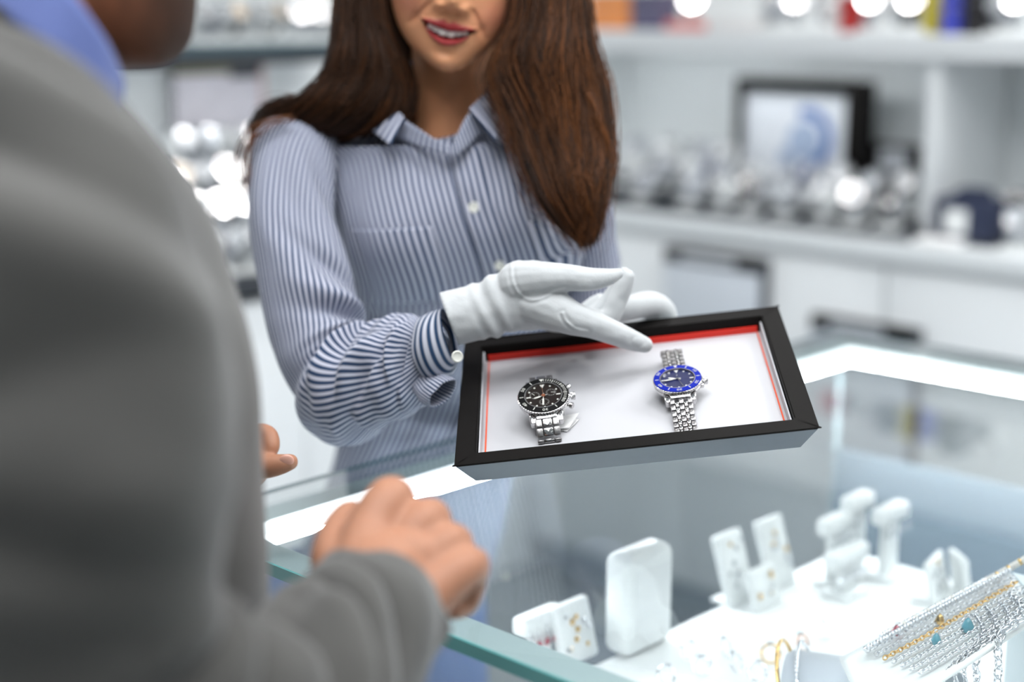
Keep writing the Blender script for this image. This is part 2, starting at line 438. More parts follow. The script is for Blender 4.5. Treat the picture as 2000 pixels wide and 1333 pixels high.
for (a0, a1, b0, b1) in ((.004, .010, .004, LB-.004), (LA-.010, LA-.004, .004, LB-.004), (.010, LA-.010, .004, .010), (.010, LA-.010, LB-.010, LB-.004)):
    kbox('side_pane', a0, a1, b0, b1, .44, TOPZ-GT-.001, M_glass, ctr)
for a in (.006, LA-.012):
    for b in (.006, LB-.012):
        kbox('corner_joint', a, a+.006, b, b+.006, .45, TOPZ-GT-.002, mat('silicone_joint', (196, 212, 216), .3, grain=.02, gscale=30), ctr)
kbox('back_lining', LA-.016, LA-.011, .012, LB-.012, .453, .856, mat('slate_lining', (118, 132, 142), .6, grain=.05, gscale=5), ctr)
zr0, zr1 = TOPZ-GT-.006, TOPZ-GT-.001
kbox('frame_rail', .012, LA-.012, .012, .045, zr0, zr1, M_rail, ctr)
kbox('frame_rail', .012, LA-.012, LB-.045, LB-.012, zr0, zr1, M_rail, ctr)
kbox('frame_rail', .012, .050, .045, LB-.045, zr0, zr1, M_rail, ctr)
kbox('frame_rail', LA-.045, LA-.012, .045, LB-.045, zr0, zr1, M_rail, ctr)
kbox('led_strip', .050, LA-.045, .045, .072, zr0-.006, zr1, M_led, ctr)
kbox('led_strip', LA-.085, LA-.045, .072, LB-.045, zr0-.006, zr1, M_led, ctr)
kbox('led_emitter', .020, .044, .06, LB-.06, zr0-.004, zr0-.0005, M_led2, ctr)
kbox('led_emitter', .062, LA-.047, .047, .070, zr0-.009, zr0-.0065, M_led2, ctr)
kbox('led_emitter', LA-.083, LA-.047, .072, LB-.047, zr0-.009, zr0-.0065, M_led2, ctr)

# ------------------------------------------------------------------ presentation tray
d1 = nrm(np.array([47900, 5269, -3000.])); d2 = np.array([21, 1523, 3000.]); d2 = nrm(d2-d1*(d1@d2))
tow = lambda v: RT*v[0]+UP*v[1]+FW*v[2]
D1, D2 = tow(d1), tow(nrm(d2)); D3 = np.cross(D1, D2)
TW, TL, TH = .298, .226, .026
TBL = P(890, 908, 1.27)
TM = Matrix(((D1[0], D2[0], D3[0], 0), (D1[1], D2[1], D3[1], 0), (D1[2], D2[2], D3[2], 0), (0, 0, 0, 1)))
tc = TBL+D1*TW/2+D2*TL/2
TMAT = Matrix.Translation(tc.tolist()) @ TM
tray = empty('watch_tray', label='black lacquered presentation tray with white lining and red trim, held over the counter', cat='tray', matrix=TMAT)
M_lin = mat('tray_lining', (190, 190, 194), .7, grain=.01, gscale=60)
M_red = mat('red_felt', (228, 40, 20), .5, grain=.05, gscale=60)
M_org = mat('red_edge', (232, 84, 40), .5, grain=.03, gscale=60)
w2, l2, rim, ch = TW/2, TL/2, .0165, .013
def ringface(o1, o2):
    V = []; F = []
    for (x, y, z) in (o1, o2):
        V += [(-x, -y, z), (x, -y, z), (x, y, z), (-x, y, z)]
    for i in range(4): F.append((i, (i+1) % 4, 4+(i+1) % 4, 4+i))
    return V, F
def tray_shell(part):
    lv = [(w2, l2, 0), (w2-rim, l2-rim, 0), (w2-rim-.001, l2-rim-.001, -.0195), (0.0005, .0005, -.0195)]
    out = [(w2, l2, 0), (w2, l2, -.0025), (w2-ch, l2-ch, -TH), (0.0005, .0005, -TH)]
    bm = bmesh.new()
    for seq in ((lv, out[:2]) if part == 'rim' else (out[1:],)):
        for p, q in zip(seq[:-1], seq[1:]):
            V, F = ringface(p, q); bv = [bm.verts.new(x) for x in V]
            for f in F: bm.faces.new([bv[i] for i in f])
    bmesh.ops.remove_doubles(bm, verts=bm.verts, dist=1e-4)
    es = [e for e in bm.edges if all(abs(v.co.z) < 1e-6 for v in e.verts) and len(e.link_faces) == 2]
    bmesh.ops.bevel(bm, geom=es, offset=.0012, segments=2, affect='EDGES')
    return bm
from_bm('frame', tray_shell('rim'), M_black, tray, smooth=False, wc=False)
from_bm('outer_side', tray_shell('side'), mat('lit_side_satin', (84, 92, 102), .4, spec=.4, grain=.04, gscale=150), tray, smooth=False, wc=False)  # sides coloured lighter than the black frame for the counter glow on them
iw, il = w2-rim-.0012, l2-rim-.0012
box('lining', (2*iw, 2*il, .004), (0, 0, -.0172), M_lin, tray, .0003, wc=False)
box('red_trim', (2*iw-.008, .0012, .0065), (0, il-.0008, -.0120), M_red, tray, wc=False)
for s in (-1, 1):
    box('lining_wall', (.0012, 2*il-.002, .011), (s*(iw-.0006), 0, -.0100), M_lin, tray, wc=False)
    box('red_trim', (.0012, 2*il-.004, .0012), (s*(iw-.0042), 0, -.0149), M_org, tray, wc=False)
FLZ = -.0152                                  # lining surface in tray space
# ------------------------------------------------------------------ the shop assistant (striped shirt, white gloves)
PER = .0068                                        # stripe spacing of the shirt cloth, metres
M_shirt = stripe_mat('striped_cotton', (200, 201, 215), (42, 64, 96), duty=.44, axis=0)
M_shirt_v = stripe_mat('striped_cotton_cross', (208, 210, 222), (44, 72, 106), duty=.40, axis=1)
M_skin = attr_mat('warm_skin', .48, sss=.12, spec=.35)
M_glove = mat('white_cotton_glove', (200, 203, 205), .9, sheen=.4, spec=.1, grain=.012, gscale=500, bump=.12)
M_butt = mat('pearl_button', (228, 228, 220), .25, grain=.05, gscale=200)
M_trou = mat('navy_trousers', (84, 102, 142), .85, grain=.06, gscale=90)
M_shoe = mat('black_shoe', (26, 25, 26), .3, grain=.05, gscale=60)
wbase = P(800, 900, 1.78); wbase[2] = 0
woman = empty('person', wbase, 'person with long brown hair, blue striped shirt and white gloves showing a watch tray', 'person')

# --- head, neck and upper chest: one continuous skin
HP = radians(-7)                                   # head nods towards the tray
hM = P(876, 47, 1.525)                             # between the mouth corners
HZ = Matrix.Rotation(radians(-1), 3, 'Z') @ Matrix.Rotation(-HP, 3, 'X')
HR = np.array(HZ); hx, hy, hz = HR @ np.array([1, 0, 0]), HR @ np.array([0, -1, 0]), HR @ np.array([0, 0, 1])
HO = hM-hy*.086
def h2w(x, y, z): return HO+np.multiply.outer(x, hx)+np.multiply.outer(y, hy)+np.multiply.outer(z, hz)
def w2h(X):
    q = X-HO; return q@hx, q@hy, q@hz
def head_loft(tab, n=72, ex=2.15):
    tab = np.array(tab); t = np.linspace(0, 1, len(tab)*6); T = catmull(tab, t); V, F = [], []
    for z, w, yf, yb, *o in T:
        for j in range(n):
            a = 2*pi*j/n; c, s = cos(a), sin(a)
            c = math.copysign(abs(c)**(2/ex), c); s = math.copysign(abs(s)**(2/ex), s)
            m_ = (yf+yb)/2; h_ = (yf-yb)/2
            V.append(h2w(w*c, m_+h_*s, z))
    k = len(T)
    for i in range(k-1):
        for j in range(n): F.append((i*n+j, i*n+(j+1) % n, (i+1)*n+(j+1) % n, (i+1)*n+j))
    F.append(tuple(range(n))[::-1]); F.append(tuple((k-1)*n+j for j in range(n)))
    return V, F
jaw = head_loft([(-.0490, .006, .072, .052), (-.0475, .013, .079, .045), (-.044, .020, .083, .03), (-.038, .030, .0855, .0), (-.0265, .0435, .0865, -.02), (-.014, .0530, .0860, -.04),
                 (0, .0595, .085, -.06), (.016, .0635, .085, -.08), (.04, .067, .087, -.095), (.07, .070, .088, -.10), (.10, .071, .086, -.10),
                 (.13, .066, .074, -.093), (.152, .05, .05, -.07), (.166, .02, .02, -.03)])
neck = head_loft([(-.27, .11, .040, -.085), (-.22, .115, .042, -.10), (-.17, .105, .044, -.105), (-.135, .074, .043, -.10), (-.105, .052, .036, -.092), (-.075, .0475, .030, -.084), (-.05, .0465, .030, -.078), (-.02, .046, .02, -.07), (.02, .045, .01, -.06)], ex=2.0)
ears = []
for s in (-1, 1): ears.append(ellipsoid(h2w(s*.070, -.012, .045), (.007, .017, .030), None, 10))
FA = radians(12.0); fc, fs = cos(FA), sin(FA)
def feat(x, z): return x*fc-z*fs, x*fs+z*fc
def mouth_curves(x):
    t = np.clip(x/.0300, -1, 1); q = 1-t*t
    zt = .0028*q+.0012*np.exp(-((abs(x)-.0055)/.004)**2)-.0010*np.exp(-(x/.0025)**2)
    zo = -.0068*q
    zb = -.0150*q**.85
    zl = zb-.0070*np.clip(1-(t/.82)**2, 0, 1)
    return zt, zo, zb, zl
def face_disp(X):
    x, y, z = w2h(X); w = sstep(.01, .045, y)
    u, v = feat(x, z); d = np.zeros(len(X))
    # nose
    pr = np.interp(v, [.010, .0135, .018, .024, .035, .05, .062, .075], [0, .004, .013, .017, .0125, .0075, .004, 0])
    sx = np.interp(v, [.012, .024, .05, .07], [.0105, .0095, .0085, .0085])
    d += pr*gauss(u, sx)
    for s in (-1, 1):
        d += .0075*gauss(np.hypot(u-s*.0125, (v-.0175)*1.1), .0062)
        d += .0055*gauss(np.hypot(u-s*.043, (v-.017)*.9), .018)                     # smiling cheeks
        d -= .0034*gauss(np.hypot(u-s*.0065, (v-.0125)*1.6), .0032)                 # nostrils
        # folds from nose to mouth corner
        tt = np.clip((v-.020)/(-.010-.020), 0, 1); lx = .0175+.0215*tt**.8
        inb = sstep(-.014, -.006, v)*(1-sstep(.016, .022, v))
        d -= .0026*gauss(u*s-lx, .0030)*inb
        d -= .0020*gauss(np.hypot(u-s*.0335, v-.000), .0045)
        d -= .006*gauss(np.hypot(u-s*.031, v-.062), .012)                            # eye sockets
    d += .0045*gauss(np.hypot(u, (v+.040)*1.1), .013)                               # chin
    d -= .0030*gauss(np.hypot(u*.5, v+.0285), .0048)
    d += .0022*gauss(np.hypot(u*.6, v+.008), .022)                                  # muzzle
    zt, zo, zb, zl = mouth_curves(u); ins = sstep(.031, .0285, abs(u))
    up = np.clip((v-zo)/np.maximum(zt-zo, 1e-4), 0, 1); d += ins*.0034*np.sin(pi*np.clip(up, 0, 1))**.7*(up > 0)*(up < 1)
    lo = np.clip((zb-v)/np.maximum(zb-zl, 1e-4), 0, 1); d += ins*.0042*np.sin(pi*lo)**.7*(lo > 0)*(lo < 1)
    ho = sstep(0, .0010, zo-v)*sstep(0, .0010, v-zb)*(abs(u) < .0292)
    d -= .015*ho*sstep(.0295, .022, abs(u))+.004*ho
    return X+np.multiply.outer(d*w, hy)
LIP, SKIN, DARK = np.array(srgb(150, 40, 42)[:3]), np.array(srgb(212, 150, 110)[:3]), np.array(srgb(34, 14, 12)[:3])
BLUSH = np.array(srgb(205, 128, 104)[:3]); BROW = np.array(srgb(60, 38, 26)[:3])
def face_cols(X):
    x, y, z = w2h(X); u, v = feat(x, z); zt, zo, zb, zl = mouth_curves(u)
    f = sstep(.03, .05, y)*(abs(u) < .0302)
    c = np.tile(SKIN, (len(X), 1))
    bl = sum(gauss(np.hypot(u-s*.046, v-.014), .02) for s in (-1, 1))*.7
    c = c*(1-bl[:, None])+BLUSH*bl[:, None]
    lip = f*sstep(0, .0009, zt-v)*sstep(0, .0009, v-zl)
    c = c*(1-lip[:, None])+LIP*lip[:, None]
    hole = f*sstep(-.0002, .0006, zo-v)*sstep(-.0002, .0006, v-zb)
    c = c*(1-hole[:, None])+DARK*hole[:, None]
    br = sum(gauss((v-.085-.004*np.cos(np.clip((u*s-.033)/.02, -1.5, 1.5))), .004)*(abs(u*s-.033) < .022) for s in (-1, 1))*sstep(.03, .05, y)
    c = c*(1-br[:, None])+BROW*br[:, None]
    return c
remesh('body', [jaw, neck]+ears, .0015, 8, M_skin, woman, post=face_disp, cols=face_cols)
# eyes and teeth
M_eye = mat('eye_white', (228, 224, 218), .1, grain=.02, gscale=300); M_iris = mat('brown_iris', (70, 44, 26), .1, grain=.1, gscale=900)
for s in (-1, 1):
    c = h2w(s*.031, .0715, .062); v_, f_ = ellipsoid(c, (.0118,)*3, None, 14); e = mk('eye', v_, f_, M_eye, woman)
    v_, f_ = ellipsoid(c+hy*.0085, (.0055, .0045, .0055), None, 10); mk('iris', v_, f_, M_iris, e)
M_tooth = mat('tooth_enamel', (250, 246, 240), .25, spec=.6, sss=.1, grain=.02, gscale=400)
def f2w(u, v, y): return h2w(np.float64(u*fc+v*fs), np.float64(y), np.float64(-u*fs+v*fc))
for i, (u, wd, ht) in enumerate([(-.0042, .0081, .0082), (.0042, .0081, .0082), (-.0113, .0062, .0070), (.0113, .0062, .0070), (-.0172, .0060, .0070), (.0172, .0060, .0070)]):
    top = -.0056*(1-(u/.030)**2)+.001; y = .0842-(u/.030)**2*.0150
    ct = f2w(u, top-ht/2, y); bm = bmesh.new(); bm_box(bm, (wd, .005, ht), bev=.0019, seg=3)
    ax = nrm(f2w(u+.001, top, .084-((u+.001)/.03)**2*.0125)-f2w(u-.001, top, .084-((u-.001)/.03)**2*.0125)); zz = nrm(f2w(0, .01, 0)-f2w(0, 0, 0)); yy = nrm(np.cross(zz, ax)); zz = np.cross(ax, yy)
    Mx = Matrix.Translation(ct.tolist()) @ Matrix(((ax[0], yy[0], zz[0]), (ax[1], yy[1], zz[1]), (ax[2], yy[2], zz[2]))).to_4x4()
    from_bm('tooth', bm, M_tooth, woman, smooth=True, matrix=Mx)

# --- shirt body
def tdisp(ph, v, X):
    fr = sstep(0.0, .5, np.sin(ph))
    d = np.zeros(len(ph))
    x = (X-CC); dep = x@FW; pxx = 1000+FPX*(x@RT)/dep; pyy = 666.5-FPX*(x@UP)/dep
    for (cx_, cy_, h, sx_, sy_) in ((770, 470, .026, 100, 95), (1030, 440, .026, 95, 95)):
        d += fr*h*gauss(np.hypot((pxx-cx_)/sx_, (pyy-cy_)/sy_), 1.0)
    # drape folds
    for (x0, y0, x1, y1, h, s) in ((760, 290, 960, 430, -.0035, 14), (790, 275, 900, 400, .003, 12), (660, 430, 720, 640, -.006, 16), (690, 560, 800, 640, .004, 16), (1040, 320, 1080, 470, -.004, 14), (720, 620, 900, 560, -.003, 18), (700, 860, 830, 640, .004, 20), (760, 900, 880, 700, -.004, 18), (1000, 300, 1060, 380, .003, 12)):
        L = math.hypot(x1-x0, y1-y0); ux, uy = (x1-x0)/L, (y1-y0)/L
        al = ((pxx-x0)*ux+(pyy-y0)*uy)/L; pe = (pxx-x0)*uy-(pyy-y0)*ux
        d += fr*h*gauss(pe, s)*sstep(-.15, .2, al)*(1-sstep(.8, 1.15, al))
    d += fr*.0042*noise(pxx/70+pyy/240, pyy/110-pxx/300, 3.3)+fr*.0012*noise(pxx/28, pyy/60, 7.7)
    return d
TOR = Loft([((520, 1240), (930, 1200), 1.97, .54), ((585, 1080), (980, 1050), 1.91, .54), ((648, 915), (1010, 890), 1.88, .50), ((664, 800), (1050, 770), 1.808, .51), ((672, 660), (1100, 630), 1.71, .56),
            ((668, 540), (1130, 500), 1.655, .54), ((645, 430), (1160, 395), 1.632, .52), ((600, 335), (1165, 315), 1.638, .47, .0), ((570, 276), (1130, 262), 1.637, .43, .012), ((596, 228), (1088, 220), 1.634, .43, .034), ((672, 210), (1010, 203), 1.622, .58, .046),
            ((742, 200), (955, 194), 1.612, .88, .049), ((748, 198), (949, 192), 1.612, .88, .047)], disp=tdisp)
PLK = np.array([(740, 1240), (790, 1080), (850, 915), (900, 800), (950, 680), (985, 560), (935, 420), (905, 345), (888, 300), (885, 293), (883, 288), (882, 284), (882, 282)], float)
def plk_phi(v):
    v = np.atleast_1d(v); tgt = catmull(PLK[:, 0], v); g = np.linspace(.05, pi-.05, 200); out = []
    for vi, tx in zip(v, tgt):
        q = TOR.ev(g, np.full(200, vi)); x = q-CC; pxx = 1000+FPX*(x@RT)/(x@FW); out.append(np.interp(tx, pxx, g))
    return np.array(out)
_vt = np.linspace(0, 1, 130); _pt = plk_phi(_vt)
_k = np.ones(9)/9; _pt = np.convolve(np.pad(_pt, 4, 'edge'), _k, 'valid')
phi0 = lambda v: np.interp(v, _vt, _pt)
def torso_u(nu, nv):
    ph = np.linspace(0, 2*pi, nu+1); vs = np.linspace(0, 1, nv)
    Q = Loft.ev(TOR, ph[None].repeat(nv, 0), vs[:, None].repeat(nu+1, 1))
    s = np.concatenate([np.zeros((nv, 1)), np.cumsum(np.linalg.norm(np.diff(Q, axis=1), axis=2), 1)], 1)
    for i in range(nv): s[i] -= np.interp(phi0(vs[i]), ph, s[i])
    return s/PER, vs
def torso_obj():
    nu, nv = 150, 170; V, f, Q, ph, vs = TOR.mesh(nu, nv, True, False)
    s, _ = torso_u(nu, nv)
    k = np.array([1, 2, 3, 2, 1])/9.; sp = np.pad(s, ((2, 2), (0, 0)), 'edge'); s = sum(k[i]*sp[i:i+nv] for i in range(5))
    uvl = []
    for q in f:
        if len(q) == 4:
            j, i = q[0] % nu, q[0]//nu; uvl += [(s[i, j], vs[i]), (s[i, j+1], vs[i]), (s[min(i+1, nv-1), j+1], vs[min(i+1, nv-1)]), (s[min(i+1, nv-1), j], vs[min(i+1, nv-1)])]
        else: uvl += [(.7, 0)]*len(q)
    o = mk('shirt', V, f, M_shirt, woman); set_loop_uv(o.data, uvl); return o
shirt = torso_obj()
# placket, buttons, chest pockets
vs_ = np.linspace(.02, .995, 120)
def w2phi(v, off):                                  # metres around the chest from the placket line
    A = np.linalg.norm(catmull(TOR.A, np.ravel(v)), axis=1).reshape(np.shape(v)); return phi0(v)+off/A
patch('button_placket', lambda U, V: TOR.ev(w2phi(V, U), V, off=.0016), np.linspace(-.015, .015, 7), vs_, M_shirt, shirt, uvfn=lambda U, V: (U/PER+.25, V), thick=.0012)
def px2phi(v, x):
    g = np.linspace(.05, pi-.05, 240); q = TOR.ev(g, np.full(240, v))-CC; return float(np.interp(x, 1000+FPX*(q@RT)/(q@FW), g))
def find_v(y, x):
    g = np.linspace(0, 1, 200); ys = []
    for vi in g:
        q = TOR.ev(np.array([px2phi(vi, x)]), np.array([vi]))[0]-CC; ys.append(666.5-FPX*(q@UP)/(q@FW))
    ys = np.array(ys); return float(np.interp(-y, -ys, g))
for (bx, by) in ((879, 297), (925, 405), (975, 517), (985, 620)):
    v = find_v(by, bx); ph = px2phi(v, bx); c = TOR.ev(np.array([ph]), np.array([v]), off=.0032)[0]
    n_ = nrm(TOR.ev(np.array([ph]), np.array([v]), off=.01)[0]-TOR.ev(np.array([ph]), np.array([v]))[0])
    R_ = Vector(n_).to_track_quat('Z', 'Y').to_matrix().to_4x4()
    lathe_obj('shirt_button', [(0, -.0008), (.0046, -.0008), (.0056, 0), (.0056, .0007), (.0046, .0013), (.0036, .0007), (0, .0007)], M_butt, shirt, 24, Matrix.Translation(c.tolist()) @ R_)
def pocket(x0, x1, y0, y1):
    va_, vb_ = find_v(y1, (x0+x1)/2), find_v(y0, (x0+x1)/2)
    def fn(U, V):
        Ph = np.zeros_like(U)
        for i in range(V.shape[0]):
            vi = V[i, 0]; sh = catmull(PLK[:, 0], np.array([vi]))[0]-catmull(PLK[:, 0], np.array([vb_]))[0]
            p0, p1 = px2phi(vi, x0+sh*.8), px2phi(vi, x1+sh*.8); Ph[i] = p0+(p1-p0)*U[i]
        return TOR.ev(Ph, V, off=.0016)
    wd = (x1-x0)*1.55/FPX
    patch('chest_pocket', fn, np.linspace(0, 1, 26), np.linspace(va_, vb_, 30), M_shirt, shirt, uvfn=lambda U, V: (U*wd/PER+.4, V), thick=.001)
pocket(690, 845, 447, 590)
pocket(1030, 1120, 425, 560)

# --- collar
def quadpatch(name, c00, c10, c11, c01, bulge, m, parent, stripes, n=14, thick=.0016, su=(0, 1), horiz=False):
    c00, c10, c11, c01 = [P(*c) for c in (c00, c10, c11, c01)]
    def fn(U, V):
        q = (c00[None, None]*((1-U)*(1-V))[..., None]+c10*(U*(1-V))[..., None]+c11*(U*V)[..., None]+c01*((1-U)*V)[..., None])
        return q-FW*(bulge*np.sin(pi*U)*.7+bulge*np.sin(pi*V)*.5)[..., None]
    return patch(name, fn, np.linspace(0, 1, n), np.linspace(0, 1, n), m, parent, uvfn=lambda U, V: (U*stripes+.2, V), thick=thick)
def band(name, pts, pts2, n=40, stripes=10):
    a_, b_ = [np.array([P(*q) for q in w]) for w in (pts, pts2)]
    patch(name, lambda U, V: catmull(a_, U.ravel()).reshape(U.shape+(3,))*(1-V)[..., None]+catmull(b_, U.ravel()).reshape(U.shape+(3,))*V[..., None], np.linspace(0, 1, n), np.linspace(0, 1, 6), M_shirt, woman, uvfn=lambda U, V: (U*stripes, V), thick=.0018)
band('collar_band', [(735, 190, 1.615), (765, 215, 1.585), (790, 234, 1.570), (818, 252, 1.560), (850, 272, 1.551), (884, 284, 1.546)],
     [(722, 222, 1.615), (750, 250, 1.589), (778, 270, 1.575), (810, 284, 1.563), (848, 296, 1.552), (886, 306, 1.545)], stripes=17)
band('collar_band', [(990, 165, 1.615), (955, 190, 1.587), (925, 212, 1.570), (909, 232, 1.560), (896, 258, 1.552), (886, 284, 1.545)],
     [(1000, 200, 1.615), (972, 235, 1.592), (946, 258, 1.575), (926, 276, 1.563), (908, 292, 1.553), (888, 306, 1.545)], stripes=15)
quadpatch('collar_leaf', (700, 235, 1.617), (762, 284, 1.537), (790, 231, 1.560), (752, 186, 1.607), .006, M_shirt, woman, 7)
quadpatch('collar_leaf', (968, 274, 1.538), (1010, 240, 1.612), (960, 170, 1.607), (916, 214, 1.562), .006, M_shirt, woman, 7)

# --- sleeves
def fold(v, ph, v0, ph0, sv, sp, tilt, h):
    dp = np.angle(np.exp(1j*(ph-ph0))); return h*gauss((v-v0)-tilt*dp, sv)*gauss(dp, sp)
def sl_disp(ph, v, X):
    d = .0020*noise(ph*1.2, v*9, 1.1)+.0030*noise(np.cos(ph)*1.5+2, np.sin(ph)*1.5, v*7)
    e = sstep(.45, .62, v)*(1-sstep(.93, .99, v))
    d += e*.0080*noise(np.cos(ph)*1.1+9, np.sin(ph)*1.1+v*4, v*17)
    d += e*.0036*noise(np.cos(ph)*2.2+4, np.sin(ph)*2.0, v*34)
    for (v0, p0, sv, sp, ti, h) in ((.40, 2.2, .022, .8, .05, -.011), (.46, 2.3, .02, .9, .03, .007), (.50, 2.4, .018, .9, .02, -.013), (.555, 2.3, .018, .9, .01, .009), (.60, 2.3, .016, 1.0, 0, -.013),
                                    (.66, 2.0, .02, 1.0, -.03, .008), (.715, 1.9, .016, .9, -.04, -.009), (.77, 1.7, .02, 1.0, .03, .008), (.825, 1.7, .015, .9, .05, -.009), (.88, 1.6, .018, .9, -.05, .007), (.925, 1.5, .012, .9, .03, -.007),
                                    (.30, 1.6, .05, .5, .1, -.005), (.22, 2.3, .04, .5, .08, -.006), (.36, 1.0, .05, .5, .1, .004)):
        d += fold(v, ph, v0, p0, sv, sp, ti, h)
    return d
SLV = Loft([((610, 212), (668, 268), 1.62, .75), ((548, 224), (662, 322), 1.605, .8), ((503, 258), (655, 385), 1.59, .8), ((484, 330), (655, 432), 1.57, .8), ((484, 420), (668, 480), 1.55, .8), ((496, 520), (690, 540), 1.53, .8),
            ((512, 620), (708, 600), 1.515, .8), ((545, 725), (716, 640), 1.50, .8), ((590, 812), (724, 648), 1.485, .8), ((655, 864), (742, 640), 1.465, .8), ((720, 846), (774, 626), 1.445, .82), ((778, 818), (806, 622), 1.43, .85), ((822, 788), (828, 622), 1.42, .85),
            ((848, 752), (838, 626), 1.412, .85)], disp=sl_disp)
SLV.obj('sleeve', M_shirt, woman, 110, 190, stripes=54, cap0=True, cap1=True)
CUF = Loft([((850, 748), (834, 616), 1.411, .86), ((868, 742), (846, 608), 1.405, .88), ((882, 722), (856, 605), 1.401, .84), ((890, 704), (864, 606), 1.400, .74)], disp=lambda ph, v, X: .0012*noise(np.cos(ph)*2, np.sin(ph)*2, v*2))
def cuff(L, name, n_rows):
    V, f, Q, ph, vs = L.mesh(72, 20, False, False); uv = np.stack([np.tile(ph, 20), np.repeat(vs, 72)*n_rows+.3], 1)
    o = mk(name, V, f, M_shirt_v, woman, uv=uv); add_solid(o, .0016, 1); return o
cf = cuff(CUF, 'cuff', 5)
c = P(893, 697, 1.362); lathe_obj('cuff_button', [(0, -.0008), (.0044, -.0008), (.0054, 0), (.0054, .0007), (.0044, .0013), (.0034, .0007), (0, .0007)], M_butt, cf, 24, Matrix.Translation(c.tolist()) @ Vector(-ray(893, 697)+RT*.25).to_track_quat('Z', 'Y').to_matrix().to_4x4())
# the unbuttoned sleeve opening under the cuff
OPN = Loft([((806, 762), (858, 730), 1.405, .5), ((818, 782), (874, 736), 1.392, .55), ((838, 796), (890, 742), 1.382, .55)], disp=lambda ph, v, X: .0015*noise(np.cos(ph)*2, np.sin(ph)*2, v*3+5))
V, f, Q, ph, vs = OPN.mesh(48, 14, False, False); o = mk('sleeve_opening', V, f, M_shirt, woman, uv=np.stack([np.tile(ph, 14)*5, np.repeat(vs, 48)], 1)); add_solid(o, .0014, 1)

def sl2_disp(ph, v, X): return .0025*noise(np.cos(ph)*1.5+5, np.sin(ph)*1.5, v*8)+.003*noise(np.cos(ph)+7, np.sin(ph), v*18)
SL2 = Loft([((1010, 205), (1100, 225), 1.64, .8), ((1040, 250), (1150, 262), 1.64, .8), ((1068, 320), (1180, 330), 1.645, .8), ((1090, 420), (1198, 420), 1.65, .8), ((1105, 520), (1212, 512), 1.655, .8), ((1112, 600), (1216, 590), 1.645, .8),
            ((1122, 672), (1222, 640), 1.62, .85), ((1140, 716), (1240, 668), 1.585, .85), ((1166, 722), (1256, 676), 1.55, .85), ((1186, 716), (1270, 672), 1.525, .85)], disp=sl2_disp)
SL2.obj('sleeve', M_shirt, woman, 90, 120, stripes=44, cap0=True, cap1=True)

# --- gloves: each hand one continuous knitted surface with five fingers
def CH(*pts): return chain_geo([(P(x, y, d), r) for (x, y, d, r) in pts])
SC = 1.39/FPX
GLV = Loft([((858, 574), (896, 674), 1.392, .98), ((892, 562), (926, 668), 1.392, .86), ((925, 553), (958, 660), 1.392, .75), ((962, 535), (990, 652), 1.392, .68), ((1002, 515), (1024, 646), 1.392, .62), ((1040, 508), (1062, 632), 1.392, .55), ((1072, 520), (1092, 620), 1.394, .5), ((1092, 545), (1104, 606), 1.396, .5)],
           disp=lambda ph, v, X: .0011*noise(np.cos(ph)*2, np.sin(ph)*2, v*6)+np.where(v < .55, .0016, .0)*np.sin(v*46+np.cos(ph-.6)*2.5)*sstep(.18, .3, v)*(1-sstep(.42, .56, v)))
gv, gf, *_ = GLV.mesh(56, 60)
palm_extra = ellipsoid(P(1032, 590, 1.402), (.030, .020, .027), None, 16)
gl_parts = [(gv, gf), palm_extra,
    CH((1015, 552, 1.385, .0205), (1062, 545, 1.372, .0158), (1108, 543, 1.366, .0125), (1150, 546, 1.364, .0108), (1186, 542, 1.366, .0082), (1207, 535, 1.368, .0052)),
    CH((1040, 590, 1.388, .0210), (1082, 606, 1.376, .0190), (1118, 622, 1.370, .0155), (1160, 635, 1.372, .0128), (1200, 651, 1.378, .0112), (1236, 666, 1.386, .0096), (1259, 674, 1.392, .0076)),
    CH((1060, 600, 1.402, .017), (1110, 618, 1.402, .0130), (1182, 625, 1.408, .0100), (1208, 582, 1.408, .0092), (1222, 551, 1.404, .0080), (1227, 540, 1.402, .0062)),
    CH((1060, 608, 1.415, .016), (1105, 622, 1.422, .0120), (1158, 622, 1.430, .0100), (1192, 586, 1.425, .0090), (1214, 548, 1.416, .0078), (1219, 533, 1.412, .0055)),
    CH((1050, 612, 1.425, .014), (1095, 628, 1.438, .0105), (1138, 612, 1.444, .0085), (1160, 594, 1.440, .0075), (1172, 584, 1.436, .0055))]
def glove_post(X):
    x = X-CC; dep = x@FW; pxx = 1000+FPX*(x@RT)/dep; pyy = 666.5-FPX*(x@UP)/dep
    d = np.zeros(len(X)); fr = dep < 1.40
    # seam of the thumb piece and the three ridges on the back
    seam = np.array([(998, 512), (1000, 545), (1012, 572), (1035, 586), (1060, 582), (1082, 570), (1102, 566)], float); S_ = catmull(seam, np.linspace(0, 1, 80))
    dd = np.min(np.hypot(pxx[:, None]-S_[None, :, 0], pyy[:, None]-S_[None, :, 1]), 1) if len(X) < 60000 else np.full(len(X), 99.)
    d += fr*(.0009*gauss(dd, 3.0)-.0009*gauss(dd-5, 4.0))
    s2 = catmull(np.array([(1098, 612), (1106, 628), (1122, 642), (1146, 648)], float), np.linspace(0, 1, 50))
    dd = np.min(np.hypot(pxx[:, None]-s2[None, :, 0], pyy[:, None]-s2[None, :, 1]), 1)
    d += fr*(.0007*gauss(dd, 2.5)-.0009*gauss(dd-5, 3.5))
    dd = abs(np.hypot((pxx-1246)/1.35, pyy-668)-10); d -= fr*(pxx < 1262)*.0006*gauss(dd, 2.2)      # nail under the cloth
    d += .0005*noise(X[:, 0]*150, X[:, 1]*150, X[:, 2]*150)
    return X-np.multiply.outer(d, FW)
remesh('glove', gl_parts, .0014, 5, M_glove, woman, post=glove_post)
